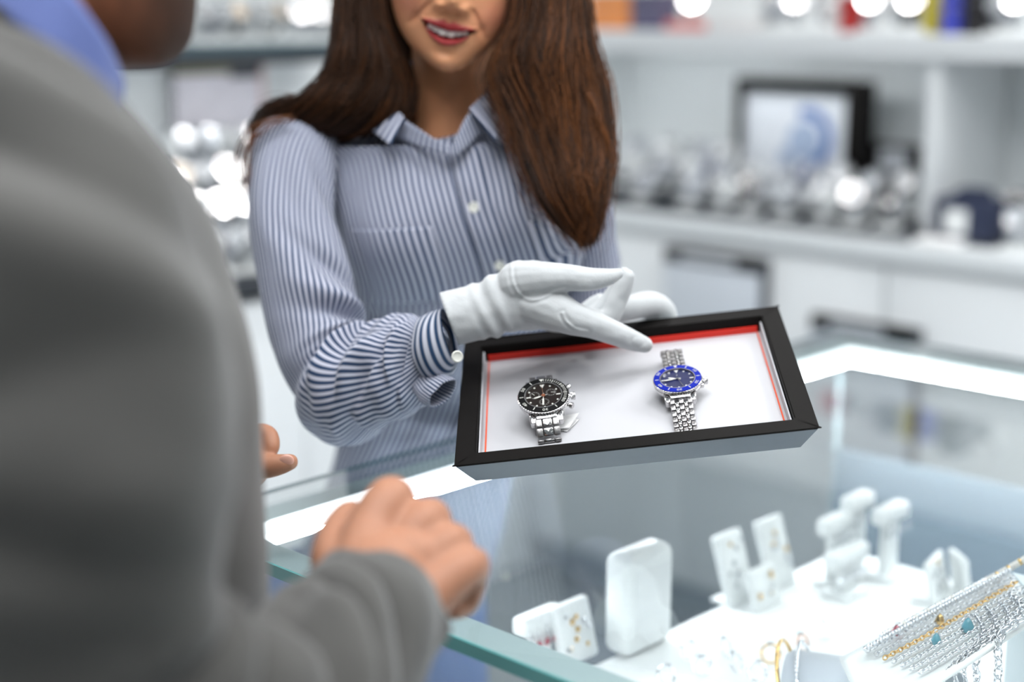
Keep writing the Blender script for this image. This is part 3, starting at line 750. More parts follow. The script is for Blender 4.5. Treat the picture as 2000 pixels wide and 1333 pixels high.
# left hand under the back edge of the tray, thumb on the rim
def TP(x, y, z): return np.array(TMAT @ Vector((x, y, z)))
def CT(*pts): return chain_geo([(TP(x, y, z), r) for (x, y, z, r) in pts])
tx = .5*(1240-1000)/FPX  # not a scale: see below
rx = float(((P(1240, 630, 1.46)-tc)@D1))
wr = P(1240, 690, 1.535)
lx_, ly_, lz_ = [float((wr-tc)@q) for q in (D1, D2, D3)]
gl2 = [CT((lx_-.012, ly_+.035, lz_+.004, .027), (lx_, ly_, lz_, .027), (rx+.004, l2+.032, -.036, .030), (rx, l2+.004, -.044, .028)),
    ellipsoid(TP(rx, l2-.012, -.046), (.040, .040, .015), np.array(TM.to_3x3()), 14),
    CT((rx+.026, l2+.040, -.028, .017), (rx+.026, l2+.024, -.004, .0150), (rx+.014, l2+.006, .0145, .0130), (rx-.006, l2-.004, .0165, .0115), (rx-.024, l2-.008, .0130, .0080))]
for i, (ox, ln) in enumerate(((.030, .070), (.010, .080), (-.010, .076), (-.029, .060))):
    gl2.append(CT((rx+ox, l2-.012, -.044, .0115), (rx+ox*1.15, l2-.012-ln*.55, -.0385, .0095), (rx+ox*1.2, l2-.012-ln, -.0365, .0075)))
remesh('glove', gl2, .0020, 5, M_glove, woman)

# --- trousers and shoes (behind the counter)
hipc = catmull(TOR.C, np.array([0.04]))[0]
wl = nrm(TOR.A[0])
for s in (-1, 1):
    top = hipc+wl*s*.072-vb*.03; top[2] = hipc[2]-.03
    kn = top+np.array([0, .0, 0]); kn[2] = .48; an = kn+np.array([0, .02, 0]); an[2] = .09
    v_, f_ = chain_geo([(top+np.array([0, 0, .0]), .080), (top-np.array([0, 0, .15]), .080), (kn, .062), (an, .05), (an-np.array([0, 0, .02]), .05)], 8, 24)
    mk('trouser_leg', v_, f_, M_trou, woman)
    v_, f_ = chain_geo([(an+np.array([0, .02, -.055]), .034), (an+np.array([0, -.06, -.060]), .030), (an+np.array([0, -.13, -.066]), .024)], 6, 16)
    v_ = [(p[0], p[1], max(p[2], .001)) for p in v_]; mk('shoe', v_, f_, M_shoe, woman)
# --- hair: falling over the shoulder on one side, over the chest on the other
M_hair = attr_mat('brown_hair', .45, spec=.22)
M_hair.node_tree.nodes['Principled BSDF'].inputs['Coat Weight'].default_value = 0.0
def hair_disp(ph, v, X): return .004*noise(np.cos(ph)*3, np.sin(ph)*3, v*2.5)+.0025*noise(np.cos(ph)*9, np.sin(ph)*9, v*3)
HL = Loft([((720, -190), (830, -240), 1.58, .9), ((672, -90), (768, -90), 1.585, .9), ((657, 0), (752, 0), 1.585, .9), ((655, 60), (764, 62), 1.585, .85), ((648, 115), (788, 122), 1.585, .75), ((628, 160), (800, 182), 1.585, .6), ((585, 194), (776, 232), 1.580, .45), ((528, 214), (700, 252), 1.595, .4), ((500, 232), (590, 252), 1.64, .5), ((495, 262), (560, 272), 1.69, .6), ((500, 380), (560, 390), 1.71, .6)], disp=hair_disp)
HRt = Loft([((930, -240), (1050, -190), 1.57, .9), ((990, -90), (1112, -90), 1.565, .9), ((1004, 0), (1143, 0), 1.56, .85), ((995, 60), (1147, 60), 1.555, .8), ((968, 110), (1155, 110), 1.55, .7), ((958, 160), (1166, 155), 1.545, .6), ((984, 225), (1176, 215), 1.535, .5), ((1010, 290), (1182, 270), 1.525, .42), ((1034, 345), (1184, 320), 1.515, .38), ((1062, 395), (1174, 365), 1.505, .38), ((1098, 436), (1166, 410), 1.50, .36), ((1126, 466), (1158, 452), 1.50, .4), ((1138, 484), (1146, 480), 1.50, .4)], disp=hair_disp)
HB = Loft([((780, -560), (960, -560), 1.60, .6), ((690, -420), (1060, -420), 1.615, .85), ((672, -260), (1092, -260), 1.63, .75), ((672, -100), (1110, -100), 1.655, .5), ((690, 40), (1120, 40), 1.665, .35), ((700, 140), (1130, 140), 1.675, .25), ((700, 210), (1120, 210), 1.685, .22)], disp=hair_disp)
H_D, H_M, H_L = [np.array(srgb(*c)[:3]) for c in ((22, 13, 8), (60, 36, 20), (140, 84, 42))]
def strands(L, n, kmin, kmax, phr=None, v0=0., v1=1., nseg=26, rad=.00055, stray=.0, seed=1, light=.5):
    r = np.random.default_rng(seed); ph = r.uniform(0, 2*pi, n) if phr is None else r.uniform(phr[0], phr[1], n)
    k = r.uniform(kmin, kmax, n); vv0 = v0+r.uniform(0, .06, n)*(v1-v0); vv1 = v1-(r.uniform(0, 1, n)**2)*.22*(v1-v0)
    t = np.linspace(0, 1, nseg); Vv = vv0[:, None]+(vv1-vv0)[:, None]*t
    nc = max(8, n//55); cl = r.integers(0, nc, n); cph = r.uniform(0, 2*pi, nc); ck = r.uniform(kmin, kmax, nc); cw = r.uniform(0, 6.3, nc); ce = v1-(r.uniform(0, 1, nc)**2)*.30*(v1-v0)
    if phr is None and n > 300:
        sp_ = r.normal(0, .16, n); ph = cph[cl]+sp_; k = np.clip(ck[cl]+r.normal(0, .03, n), kmin*.97, kmax*1.03); vv1 = np.minimum(vv1, ce[cl]); Vv = vv0[:, None]+(vv1-vv0)[:, None]*t
        Ph = cph[cl][:, None]+sp_[:, None]*(1.35-.75*t)+.20*np.sin(Vv*7+cw[cl][:, None])
    else: Ph = ph[:, None]+.22*np.sin(Vv*r.uniform(3, 9, n)[:, None]+r.uniform(0, 6.3, n)[:, None])*r.uniform(.2, 1, n)[:, None]
    Kk = k[:, None]*(1+.05*np.sin(Vv*r.uniform(4, 12, n)[:, None]+r.uniform(0, 6.3, n)[:, None]))
    Q = L.ev(Ph, Vv, Kk)
    if stray: Q = Q+(r.normal(0, stray, (n, 1, 3))*(t[None, :, None]**2))
    T = np.gradient(Q, axis=1); T /= np.linalg.norm(T, axis=2)[..., None]+1e-9
    ref = np.broadcast_to(FW, T.shape); u = np.cross(T, ref); u /= np.linalg.norm(u, axis=2)[..., None]+1e-9; w = np.cross(T, u)
    rr = rad*np.sin(np.clip(t*.93+.07, 0, 1)*pi)**.35
    V = np.stack([Q+(u*cos(a)+w*sin(a))*rr[None, :, None] for a in (pi/2, pi/2+2*pi/3, pi/2+4*pi/3)], 2)   # n,seg,3,3
    V = V.reshape(-1, 3); F = []
    base = np.arange(n)[:, None, None]*nseg*3+np.arange(nseg-1)[None, :, None]*3
    for e in range(3):
        a, b = e, (e+1) % 3
        F.append(np.stack([base+a, base+b, base+3+b, base+3+a], -1).reshape(-1, 4))
    c = r.uniform(0, 1, n)*.55+r.uniform(0, 1, nc)[cl]*.35; c = np.clip(c*.8+light*.45*r.uniform(0, 1, n), 0, 1)
    col = np.where(c[:, None] < .5, H_D+(H_M-H_D)*(c[:, None]*2), H_M+(H_L-H_M)*(c[:, None]*2-1))
    return V, np.concatenate(F), np.repeat(col, nseg*3, 0)
def hair_obj():
    VV, FF, CCs, b = [], [], [], 0
    for L, k in ((HL, .9), (HRt, .82), (HB, 1.0)):
        V, f, *_ = L.mesh(64, 60, k=k, v1=.80 if L is HRt else 1.0); VV.append(V); FF += [tuple(i+b for i in q) for q in f]; CCs.append(np.tile(H_D*.8, (len(V), 1))); b += len(V)
    for a in ((HL, 2300, .86, 1.05, None, 0, 1, 24, .0006, .003, 1, .25), (HRt, 3000, .84, 1.05, None, 0, 1, 26, .0006, .004, 2, .75), (HB, 1500, .97, 1.04, None, 0, 1, 16, .0008, .002, 3, .3),  # right locks coloured lighter as the lit side, left ones darker
              (HRt, 160, 1.0, 1.22, None, 0, 1, 26, .00035, .010, 4, .9), (HL, 60, 1.0, 1.15, None, 0, 1, 24, .00035, .006, 5, .5)):
        V, f, c = strands(*a); VV.append(V); FF += [tuple(q) for q in (f+b)]; CCs.append(c); b += len(V)
    # loose locks hanging off the shoulder and flicking out on the other side
    loose = [([(560, 226), (505, 240), (476, 275), (468, 320), (476, 360)], 1.56), ([(570, 228), (515, 246), (485, 285), (474, 335), (478, 395)], 1.555), ([(580, 232), (530, 246), (492, 280), (482, 330), (484, 380)], 1.55),
             ([(1150, 180), (1172, 230), (1186, 280), (1192, 320), (1182, 352)], 1.51), ([(1160, 220), (1178, 262), (1188, 300), (1186, 335), (1172, 366)], 1.51), ([(1140, 330), (1160, 370), (1155, 420), (1140, 455), (1146, 482)], 1.49)]
    r = np.random.default_rng(9)
    for pts, d in loose:
        for _ in range(9):
            jit = r.normal(0, 3.0, 2); sp = r.normal(0, 9.0, 2)
            q = [P(x+jit[0]+sp[0]*i/4, y+jit[1]+sp[1]*i/4, d+r.normal(0, .002)) for i, (x, y) in enumerate(pts)]
            p = catmull(np.array(q), np.linspace(0, 1, 18)); v, f = tube_data(p, np.full(18, .00032)*np.sin(np.linspace(.3, 2.9, 18))**.4, 3, base=b)
            VV.append(np.array(v)); FF += f; cc = H_M+(H_L-H_M)*r.uniform(0, 1); CCs.append(np.tile(cc, (len(v), 1))); b += len(v)
    return mk('hair', np.concatenate(VV), FF, M_hair, woman, cols=np.concatenate(CCs))
hair_obj()

# ------------------------------------------------------------------ the customer (grey jacket, back turned)
M_jack = mat('grey_wool', (88, 87, 85), .95, sheen=.3, spec=.1, grain=.07, gscale=700, bump=.1)
M_blue = stripe_mat('blue_check_cotton', (112, 126, 178), (88, 102, 158), duty=.5)
M_skin2 = mat('tan_skin', (172, 122, 96), .5, sss=.12, spec=.35, grain=.05, gscale=60)
mb = P(-250, 900, .95); mb[2] = 0
man = empty('person', mb, 'person in grey jacket and blue shirt collar, back to the camera, fist over the counter', 'person')
def jdisp(ph, v, X): return .009*noise(np.cos(ph)*1.4+3, np.sin(ph)*1.4, v*7)+.004*noise(np.cos(ph)*2.5, np.sin(ph)*2.5+8, v*12)
JT = Loft([((-860, 2500), (480, 2500), .98, .62), ((-880, 1900), (500, 1900), .98, .62), ((-880, 1500), (515, 1500), .97, .62), ((-890, 1250), (527, 1230), .965, .62), ((-900, 1050), (527, 1030), .96, .62), ((-900, 850), (520, 840), .955, .6), ((-900, 650), (488, 640), .95, .58),
           ((-860, 480), (430, 495), .945, .55), ((-740, 320), (360, 372), .94, .52), ((-520, 190), (288, 265), .935, .55), ((-330, -30), (236, 196), .93, .75), ((-280, -170), (208, 152), .93, .85)], disp=jdisp)
JT.obj('jacket', M_jack, man, 96, 110, cap1=False)
def sdisp(ph, v, X):
    d = .008*noise(np.cos(ph)*1.3+1, np.sin(ph)*1.3, v*8)+.004*noise(np.cos(ph)*2, np.sin(ph)*2+4, v*18)
    for (v0, p0, sv, sp, ti, h) in ((.10, 1.7, .018, .9, .05, -.012), (.14, 1.6, .02, 1.0, .03, .010), (.19, 1.5, .022, 1.0, .04, -.012), (.24, 1.7, .03, 1.0, .03, .010), (.32, 1.4, .03, .9, -.03, -.010), (.42, 1.5, .03, .9, .03, -.009), (.56, 2.2, .02, 1.0, .0, -.010), (.61, 2.4, .02, 1.0, 0, .008), (.66, 2.6, .02, 1.0, 0, -.010), (.76, 2.4, .018, .9, .03, -.009), (.84, 2.2, .016, 1.0, .05, -.011), (.91, 2.1, .014, 1.0, .05, -.006), (.80, 2.2, .02, 1, .05, .005)):
        d += fold(v, ph, v0, p0, sv, sp, ti, h)
    return d
JS = Loft([((-330, 120), (150, 230), .86, .6), ((-330, 230), (280, 330), .80, .75), ((-300, 420), (395, 470), .76, .8), ((-270, 650), (448, 650), .74, .8), ((-235, 900), (456, 880), .735, .8), ((-190, 1130), (448, 1060), .74, .8),
           ((-80, 1430), (446, 1170), .755, .8), ((180, 1620), (462, 1222), .78, .85), ((430, 1640), (520, 1220), .82, .9), ((620, 1540), (588, 1176), .865, .9), ((768, 1400), (626, 1122), .91, .9), ((866, 1262), (640, 1092), .95, .8)], disp=sdisp)
V, f, *_ = JS.mesh(84, 150, True, False); o = mk('jacket_sleeve', V, f, M_jack, man); add_solid(o, .004, -1)
# second arm, reaching past the body to the counter edge
JS2 = Loft([((-420, 380), (60, 420), 1.06, .8), ((-320, 700), (120, 680), 1.12, .8), ((-160, 1010), (200, 860), 1.18, .8), ((60, 1060), (300, 850), 1.25, .8), ((300, 1010), (420, 830), 1.32, .8), ((410, 975), (474, 850), 1.36, .8)], disp=jdisp)
JS2.obj('jacket_sleeve', M_jack, man, 56, 60)
# shirt collar
cb_t = [(-220, -230, .97), (0, -140, .89), (110, -50, .868), (180, 40, .870), (218, 105, .886), (240, 160, .92)]
cb_b = [(-260, -60, .97), (-60, 0, .885), (60, 70, .858), (140, 140, .862), (205, 190, .880), (236, 212, .92)]
a_, b_ = [np.array([P(*q) for q in w]) for w in (cb_t, cb_b)]
patch('shirt_collar', lambda U, V: (catmull(a_, U.ravel())*(1-V.ravel())[:, None]+catmull(b_, U.ravel())*V.ravel()[:, None]).reshape(U.shape+(3,)), np.linspace(0, 1, 40), np.linspace(0, 1, 8), M_blue, man, uvfn=lambda U, V: (U*70, V), thick=.003)
# head and neck, one skin with the short beard coloured in
def mh_cols(X):
    x = X-CC; dep = x@FW; pxx = 1000+FPX*(x@RT)/dep; pyy = 666.5-FPX*(x@UP)/dep
    sk, be, ha = [np.array(srgb(*c)[:3]) for c in ((150, 98, 70), (80, 46, 28), (34, 24, 19))]
    b = sstep(-60, -10, pyy)*sstep(120, 200, pxx)*(1-sstep(150, 190, pyy))
    b = np.clip(b*.92, 0, 1)
    h = (1-sstep(-330, -260, pyy))+(1-sstep(60, 110, pxx))*(1-sstep(-110, -70, pyy)); h = np.clip(h, 0, 1)
    g_ = sstep(190, 375, pxx)[:, None]; be = np.array(srgb(104, 62, 40)[:3])*(1-g_)+np.array(srgb(38, 24, 17)[:3])*g_  # highlight and darker chin edge blended into the beard colour
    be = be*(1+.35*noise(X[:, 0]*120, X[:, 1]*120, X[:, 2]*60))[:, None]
    c = sk*(1-b[:, None])+be*b[:, None]; return c*(1-h[:, None])+ha*h[:, None]
MH = Loft([((262, 131), (312, 127), 1.0, .9), ((205, 128), (342, 116), 1.0, .8), ((120, 122), (362, 96), 1.0, .7), ((10, 104), (376, 66), 1.0, .6), ((-90, 62), (382, 24), 1.0, .56), ((-130, 20), (384, -10), 1.0, .55), ((-150, -60), (386, -40), 1.0, .5), ((-170, -180), (384, -150), 1.0, .5), ((-190, -300), (376, -300), 1.0, .52), ((-180, -420), (352, -430), 1.0, .54), ((-120, -540), (270, -540), 1.0, .55), ((-20, -600), (160, -600), 1.0, .6)])
mn = Loft([((-330, 330), (240, 330), .97, .8), ((-260, 180), (205, 200), .965, .85), ((-200, 80), (190, 110), .965, .85), ((-170, -60), (170, 20), .97, .8), ((-150, -200), (150, -150), .98, .8)])
v1_, f1_, *_ = MH.mesh(56, 60); v2_, f2_, *_ = mn.mesh(48, 40)
nose = CH((380, -230, 1.0, .010), (412, -150, 1.0, .013), (405, -130, 1.0, .011), (380, -125, 1.0, .010))
ear2 = ellipsoid(P(60, -180, .90), (.017, .008, .032), None, 10)
remesh('body', [(v1_, f1_), (v2_, f2_), nose, ear2], .003, 8, attr_mat('bearded_skin', .55, sss=.08, spec=.3), man, cols=mh_cols)
# right fist
sk1 = [CH((668, 1214, .935, .026), (713, 1174, .955, .030), (748, 1134, .975, .031)),
    CH((698, 1134, .965, .021), (723, 1044, .995, .018), (760, 979, 1.015, .0165), (770, 986, 1.045, .0140), (778, 1044, 1.058, .0115), (768, 1084, 1.045, .009)),
    CH((738, 1144, .97, .020), (788, 1074, .995, .018), (831, 1019, 1.008, .0155), (844, 1026, 1.040, .0135), (838, 1094, 1.052, .0110), (823, 1124, 1.04, .009)),
    CH((768, 1164, .965, .019), (828, 1104, .985, .0165), (876, 1064, .998, .0145), (890, 1074, 1.028, .0125), (878, 1134, 1.040, .0105), (858, 1154, 1.03, .0085)),
    CH((778, 1204, .955, .019), (838, 1164, .968, .017), (908, 1109, .985, .0140), (922, 1116, 1.010, .0120), (908, 1174, 1.020, .0100), (883, 1189, 1.01, .008)),
    CH((678, 1154, .965, .020), (650, 1094, .985, .015), (658, 1044, 1.012, .0125), (678, 1009, 1.035, .0105), (690, 999, 1.045, .0080)),
    ellipsoid(P(778, 1124, .985), (.036, .020, .030), None, 16)]
remesh('right_hand', sk1, .0022, 6, M_skin2, man)
# left hand on the counter edge: finger and thumb show past the jacket
sk2 = [CH((430, 915, 1.345, .030), (470, 905, 1.36, .027), (490, 890, 1.365, .024)),
    CH((480, 872, 1.362, .014), (505, 850, 1.362, .0105), (524, 852, 1.357, .0088), (530, 872, 1.350, .0078), (526, 885, 1.347, .006)),
    CH((480, 900, 1.350, .015), (515, 912, 1.340, .0110), (545, 908, 1.336, .0095), (566, 903, 1.335, .0075)),
    CH((475, 890, 1.375, .013), (500, 872, 1.385, .0100), (514, 878, 1.382, .009), (518, 895, 1.378, .007)),
    CH((465, 900, 1.385, .012), (488, 884, 1.396, .0095), (500, 892, 1.394, .008), (504, 908, 1.39, .006)),
    CH((455, 910, 1.392, .011), (472, 898, 1.402, .0085), (482, 905, 1.402, .007), (486, 918, 1.40, .0055))]
lh = remesh('left_hand', sk2, .0018, 5, M_skin2, man)
M_nail = mat('finger_nail', (222, 168, 150), .25, grain=.03, gscale=200)
mk('fingernail', *ellipsoid(P(560, 900, 1.3290), (.0065, .0022, .0055), None, 10), M_nail, man)
# trousers, shoes
for s in (-1, 1):
    top = JT.C[0]+nrm(JT.A[0])*s*.10; top[2] = JT.C[0][2]+.05; kn = top.copy(); kn[2] = .48; an = top.copy(); an[2] = .09
    if top[2] < .6: top[2] = .8
    v_, f_ = chain_geo([(top, .10), (kn, .075), (an, .06), (an-np.array([0, 0, .02]), .06)], 8, 24); mk('trouser_leg', v_, f_, mat('dark_trousers', (58, 62, 76), .9, grain=.06, gscale=90), man)
    v_, f_ = chain_geo([(an+np.array([-.02, -.02, -.05]), .038), (an+np.array([.06, .05, -.056]), .034), (an+np.array([.12, .11, -.062]), .028)], 6, 16)
    v_ = [(p[0], p[1], max(p[2], .001)) for p in v_]; mk('shoe', v_, f_, M_shoe, man)
# ------------------------------------------------------------------ the two wristwatches in the tray
def tray_at(px_, py_, z):
    r = ray(px_, py_); q0 = tc+D3*z; t = ((q0-CC)@D3)/(r@D3); X = CC+r*t-tc; return float(X@D1), float(X@D2)
M_dialk = mat('brown_black_dial', (26, 17, 13), .35, spec=.25, grain=.15, gscale=300)
M_insk = mat('black_bezel_ceramic', (8, 8, 9), .45, spec=.12, grain=.1, gscale=200)
M_dialb = mat('navy_dial', (18, 26, 74), .35, spec=.3, grain=.12, gscale=200)
M_insb = mat('blue_bezel_aluminium', (8, 32, 150), .5, spec=.1, grain=.05, gscale=200)
M_lume = mat('white_lume', (206, 206, 200), .5, grain=.01, gscale=300)
M_copper = mat('copper_hub', (196, 124, 92), .3, metal=1)
M_crys = glass_mat('watch_crystal', (255, 255, 255), refl=.07)
def poly_prism(pts, h, z=0.0):
    n = len(pts); V = [(x, y, z) for x, y in pts]+[(x, y, z+h) for x, y in pts]
    F = [tuple(range(n))[::-1], tuple(range(n, 2*n))]+[(i, (i+1) % n, n+(i+1) % n, n+i) for i in range(n)]
    return V, F
def flat(name, pts, h, z, m, parent): v, f = poly_prism(pts, h, z); return mk(name, v, f, m, parent, smooth=False, wc=False)
def circ(x, y, r, n=14): return [(x+r*cos(2*pi*i/n), y+r*sin(2*pi*i/n)) for i in range(n)]
def pol(r, deg): return (r*sin(radians(deg)), r*cos(radians(deg)))         # clock angle
def bar(r0, r1, w, deg):
    s, c = sin(radians(deg)), cos(radians(deg)); return [(r*s+q*c, r*c-q*s) for r, q in ((r0, -w/2), (r0, w/2), (r1, w/2), (r1, -w/2))]
def ring_mesh(name, r0, r1, z0, z1, m, parent, n=72): return lathe_obj(name, [(r0, z0), (r1, z0), (r1, z1), (r0, z1), (r0, z0)], m, parent, n, wc=False)
def curve_frames(pts, s):
    t = np.linspace(0, 1, 400); c = catmull(np.array(pts, float), t); L = np.concatenate([[0], np.cumsum(np.linalg.norm(np.diff(c, axis=0), axis=1))])
    out = []
    for q in s:
        if q > L[-1]: break
        y, z = np.interp(q, L, c[:, 0]), np.interp(q, L, c[:, 1]); y2, z2 = np.interp(q+.0005, L, c[:, 0]), np.interp(q+.0005, L, c[:, 1]); y1, z1 = np.interp(q-.0005, L, c[:, 0]), np.interp(q-.0005, L, c[:, 1])
        out.append((y, z, math.atan2(z2-z1, y2-y1)))
    return out
_lm = {}
def link_mesh(sx, sy, sz, m):
    k = (sx, sy, sz, m.name)
    if k not in _lm:
        bm = bmesh.new(); bm_box(bm, (sx, sy, sz), bev=min(sx, sy, sz)*.3, seg=2); me = bpy.data.meshes.new('link'); bmesh.ops.recalc_face_normals(bm, faces=bm.faces); bm.to_mesh(me); bm.free()
        me.materials.append(m); me.polygons.foreach_set('use_smooth', [True]*len(me.polygons)); me.set_sharp_from_angle(angle=radians(40)); _lm[k] = me
    return _lm[k]
def put_link(me, x, y, z, ang, parent):
    o = bpy.data.objects.new('link', me); COL.objects.link(o); o.parent = parent; o.location = (x, y, z); o.rotation_euler = (ang, 0, 0)
def wristwatch(M, label, R, blue, lower, upper, pitch, hour, minute, second):
    w = empty('wristwatch', label=label, cat='watch', group=None, matrix=M)
    k = R/.0228
    lathe_obj('case', [(0, -.0125), (.017*k, -.0125), (.0192*k, -.0112), (.0196*k, -.0098), (.0216*k, -.0088), (.0222*k, -.0072), (.0222*k, -.0052), (.0212*k, -.0044), (0, -.0044)], M_steel, w, 72, wc=False)
    for sx in (-1, 1):
        for sy in (-1, 1):
            bm = bmesh.new(); bm_box(bm, (.0056*k, .012*k, .0066), bev=.0012, seg=2)
            for v in bm.verts:
                if v.co.y*sy > 0: v.co.z -= .0022; v.co.x -= sx*.0008
            from_bm('lug', bm, M_steel, w, smooth=True, wc=False, matrix=Matrix.Translation((sx*.0122*k, sy*.0215*k, -.0078)), autosmooth=True)
    # knurled bezel
    n = 216; V, F = [], []
    prof = [(.0172*k, -.0005, 0), (.0214*k, -.0010, 0), (R, -.0014, 1), (R, -.0038, 1), (.0220*k, -.0044, 0), (.0172*k, -.0044, 0)]
    for i in range(n):
        t = 2*pi*i/n; g = .00045 if (i//2) % 2 else 0
        for r, z, q in prof: V.append(((r-g*q)*cos(t), (r-g*q)*sin(t), z))
    kk = len(prof)
    for i in range(n):
        for j in range(kk): F.append((i*kk+j, ((i+1) % n)*kk+j, ((i+1) % n)*kk+(j+1) % kk, i*kk+(j+1) % kk))
    bz = mk('bezel', V, F, M_steel, w, smooth=False, wc=False)
    ins = lathe_obj('bezel_insert', [(.0166*k, -.0008), (.0166*k, -.0002), (.0221*k, -.00060), (.0221*k, -.0014)], M_insb if blue else M_insk, bz, 96, wc=False)
    zi = -.00028
    for d, tx in ((60, '10'), (120, '20'), (180, '30'), (240, '40'), (300, '50')):
        me = text_mesh(tx, .0046*k, .00006); x, y = pol(.0193*k, d)
        put_mesh('numeral', me, M_lume, ins, Matrix.Translation((x, y, zi)) @ Matrix.Rotation(-radians(d), 4, 'Z') @ Matrix.Diagonal((1.15, .85, 1, 1)))
    for d in (30, 90, 150, 210, 270, 330): flat('tick', bar(.0174*k, .0207*k, .0007, d), .0002, zi-.0001, M_lume, ins)
    if not blue:
        for d in range(6, 120, 6):
            if d % 30: flat('tick', bar(.0180*k, .0207*k, .0004, d), .0002, zi-.0001, M_lume, ins)
    flat('marker_triangle', [pol(.0175*k, 0), pol(.0208*k, 5), pol(.0208*k, -5)], .0002, zi-.0001, M_lume, ins)
    ring_mesh('chapter_ring', .0159*k, .01655*k, -.0016, -.0002, M_brush, w)
    dial = lathe_obj('dial', [(0, -.0024), (.0166*k, -.0024), (.0166*k, -.0018), (0, -.0018)], M_dialb if blue else M_dialk, w, 64, wc=False)
    zd = -.0018
    for h in range(12):
        d = h*30
        if h == 0: flat('hour_marker', [pol(.0105*k, 0), pol(.0150*k, 8), pol(.0150*k, -8)], .0003, zd, M_lume, dial)
        elif h in (3, 9): flat('hour_marker', bar(.0112*k, .0150*k, .0012, d), .0003, zd, M_lume, dial)
        elif h == 6 and not blue: flat('hour_marker', bar(.0136*k, .0150*k, .0012, d), .0003, zd, M_lume, dial)
        else: flat('hour_marker', circ(*pol(.0136*k, d), .00085), .0003, zd, M_lume, dial)
    for q in range(60):
        if q % 5: flat('minute_dot', circ(*pol(.0155*k, q*6), .00016, 6), .0001, zd, M_lume, dial)
    if not blue:
        for d, r in ((285, .0046), (180, .0044), (62, .0044)):
            x, y = pol(.0078*k, d); lathe_obj('subdial_ring', [(r-.0002, 0), (r, 0), (r, .0001), (r-.0002, .0001), (r-.0002, 0)], M_brush, dial, 36, Matrix.Translation((x, y, zd)), wc=False)
            flat('subdial_hand', [(x+a, y+b) for a, b in bar(0, r*.8, .0004, d+40)], .0002, zd+.0002, M_lume, dial)
            for q in range(12): flat('subdial_tick', [(x+a, y+b) for a, b in bar(r*.72, r*.9, .00025, q*30)], .0001, zd, M_lume, dial)
    else:
        me = text_mesh('T', .0022, .0001); put_mesh('dial_mark', me, M_lume, dial, Matrix.Translation((0, .0060, zd+.0001)))
    def hand(nm, deg, ln, wd, z, m, tail=.003):
        s, c = sin(radians(deg)), cos(radians(deg)); P2 = [(-tail, wd*.35), (ln*.30, wd*.35), (ln*.38, wd), (ln*.86, wd), (ln, 0), (ln*.86, -wd), (ln*.38, -wd), (ln*.30, -wd*.35), (-tail, -wd*.35)]
        return flat(nm, [(r*s+q*c, r*c-q*s) for r, q in P2], .00018, z, m, dial)
    hand('hour_hand', hour, .0092*k, .00085, zd+.0005, M_lume); hand('minute_hand', minute, .0132*k, .00075, zd+.0008, M_lume)
    flat('second_hand', bar(-.003, .0142*k, .0003, second), .00012, zd+.0011, M_steel if blue else M_rose, dial)
    flat('hand_hub', circ(0, 0, .0012 if blue else .0017), .0007, zd+.0006, M_steel if blue else M_copper, dial)
    lathe_obj('crystal', [(0, -.0003), (.0150*k, -.0004), (.0163*k, -.0006), (.0163*k, -.0009), (0, -.0008)], M_crys, w, 48, wc=False)
    cm = Matrix.Translation((.0222*k, 0, -.0062)) @ Matrix.Rotation(pi/2, 4, 'Y')
    v, f = [], []
    nn = 48
    for i in range(nn):
        t = 2*pi*i/nn; g = .0003 if i % 2 else 0
        for r, z in ((0, 0), (.0020, 0), (.0020, .0012), (.0034-g, .0014), (.0034-g, .0046), (.0028, .0052), (0, .0052)): v.append((r*cos(t), r*sin(t), z))
    for i in range(nn):
        for j in range(6): f.append((i*7+j, ((i+1) % nn)*7+j, ((i+1) % nn)*7+j+1, i*7+j+1))
    me = bpy.data.meshes.new('crown'); me.from_pydata(v, [], f); me.polygons.foreach_set('use_smooth', [True]*len(me.polygons)); me.set_sharp_from_angle(angle=radians(40)); put_mesh('crown', me, M_steel, w, cm)
    if not blue:
        for d in (62, 118):
            x, y = pol(.0216*k, d); lathe_obj('pusher', [(0, 0), (.0016, 0), (.0016, .003), (.0028, .0031), (.0028, .0056), (.0022, .006), (0, .006)], M_steel, w, 24, Matrix.Translation((x, y, -.0062)) @ Matrix.Rotation(radians(90-d), 4, 'Z') @ Matrix.Rotation(pi/2, 4, 'Y'), wc=False)
    else:
        for sx in (-1, 1): box('crown_guard', (.004, .005, .004), (.0215*k, sx*.0052, -.0072), M_steel, w, .0012, wc=False)
    # bracelet
    for pts in (lower, upper):
        sg = -1 if pts[0][0] < 0 else 1
        box('end_link', (.0190*k, .0050, .0048), (0, pts[0][0]-sg*.0016, pts[0][1]+.0006), M_steel, w, .0012, wc=False, rot=Matrix.Rotation(-sg*radians(10), 4, 'X'))
        fr = curve_frames(pts, [.0035+pitch*i for i in range(40)])
        for i, (y, z, a) in enumerate(fr):
            if not blue:
                for sx in (-1, 1): put_link(link_mesh(.0058, pitch*.88, .0034, M_brush), sx*.0074, y, z, a, w)
                put_link(link_mesh(.0086, pitch*.80, .0036, M_steel), 0, y, z+.0001, a, w)
            else:
                for sx in (-1, 0, 1): put_link(link_mesh(.0044, pitch*.80, .0032, M_brush), sx*.0076, y, z, a, w)
                yy, zz = y+cos(a)*pitch/2, z+sin(a)*pitch/2
                for sx in (-1, 1): put_link(link_mesh(.0030, pitch*.85, .0034, M_steel), sx*.0038, yy, zz, a, w)
    return w
def wm(px_, py_, h, rz, tilt):
    x, y = tray_at(px_, py_, FLZ+h); return TMAT @ Matrix.Translation((x, y, FLZ+h)) @ Matrix.Rotation(radians(rz), 4, 'Z') @ Matrix.Rotation(radians(tilt), 4, 'X')
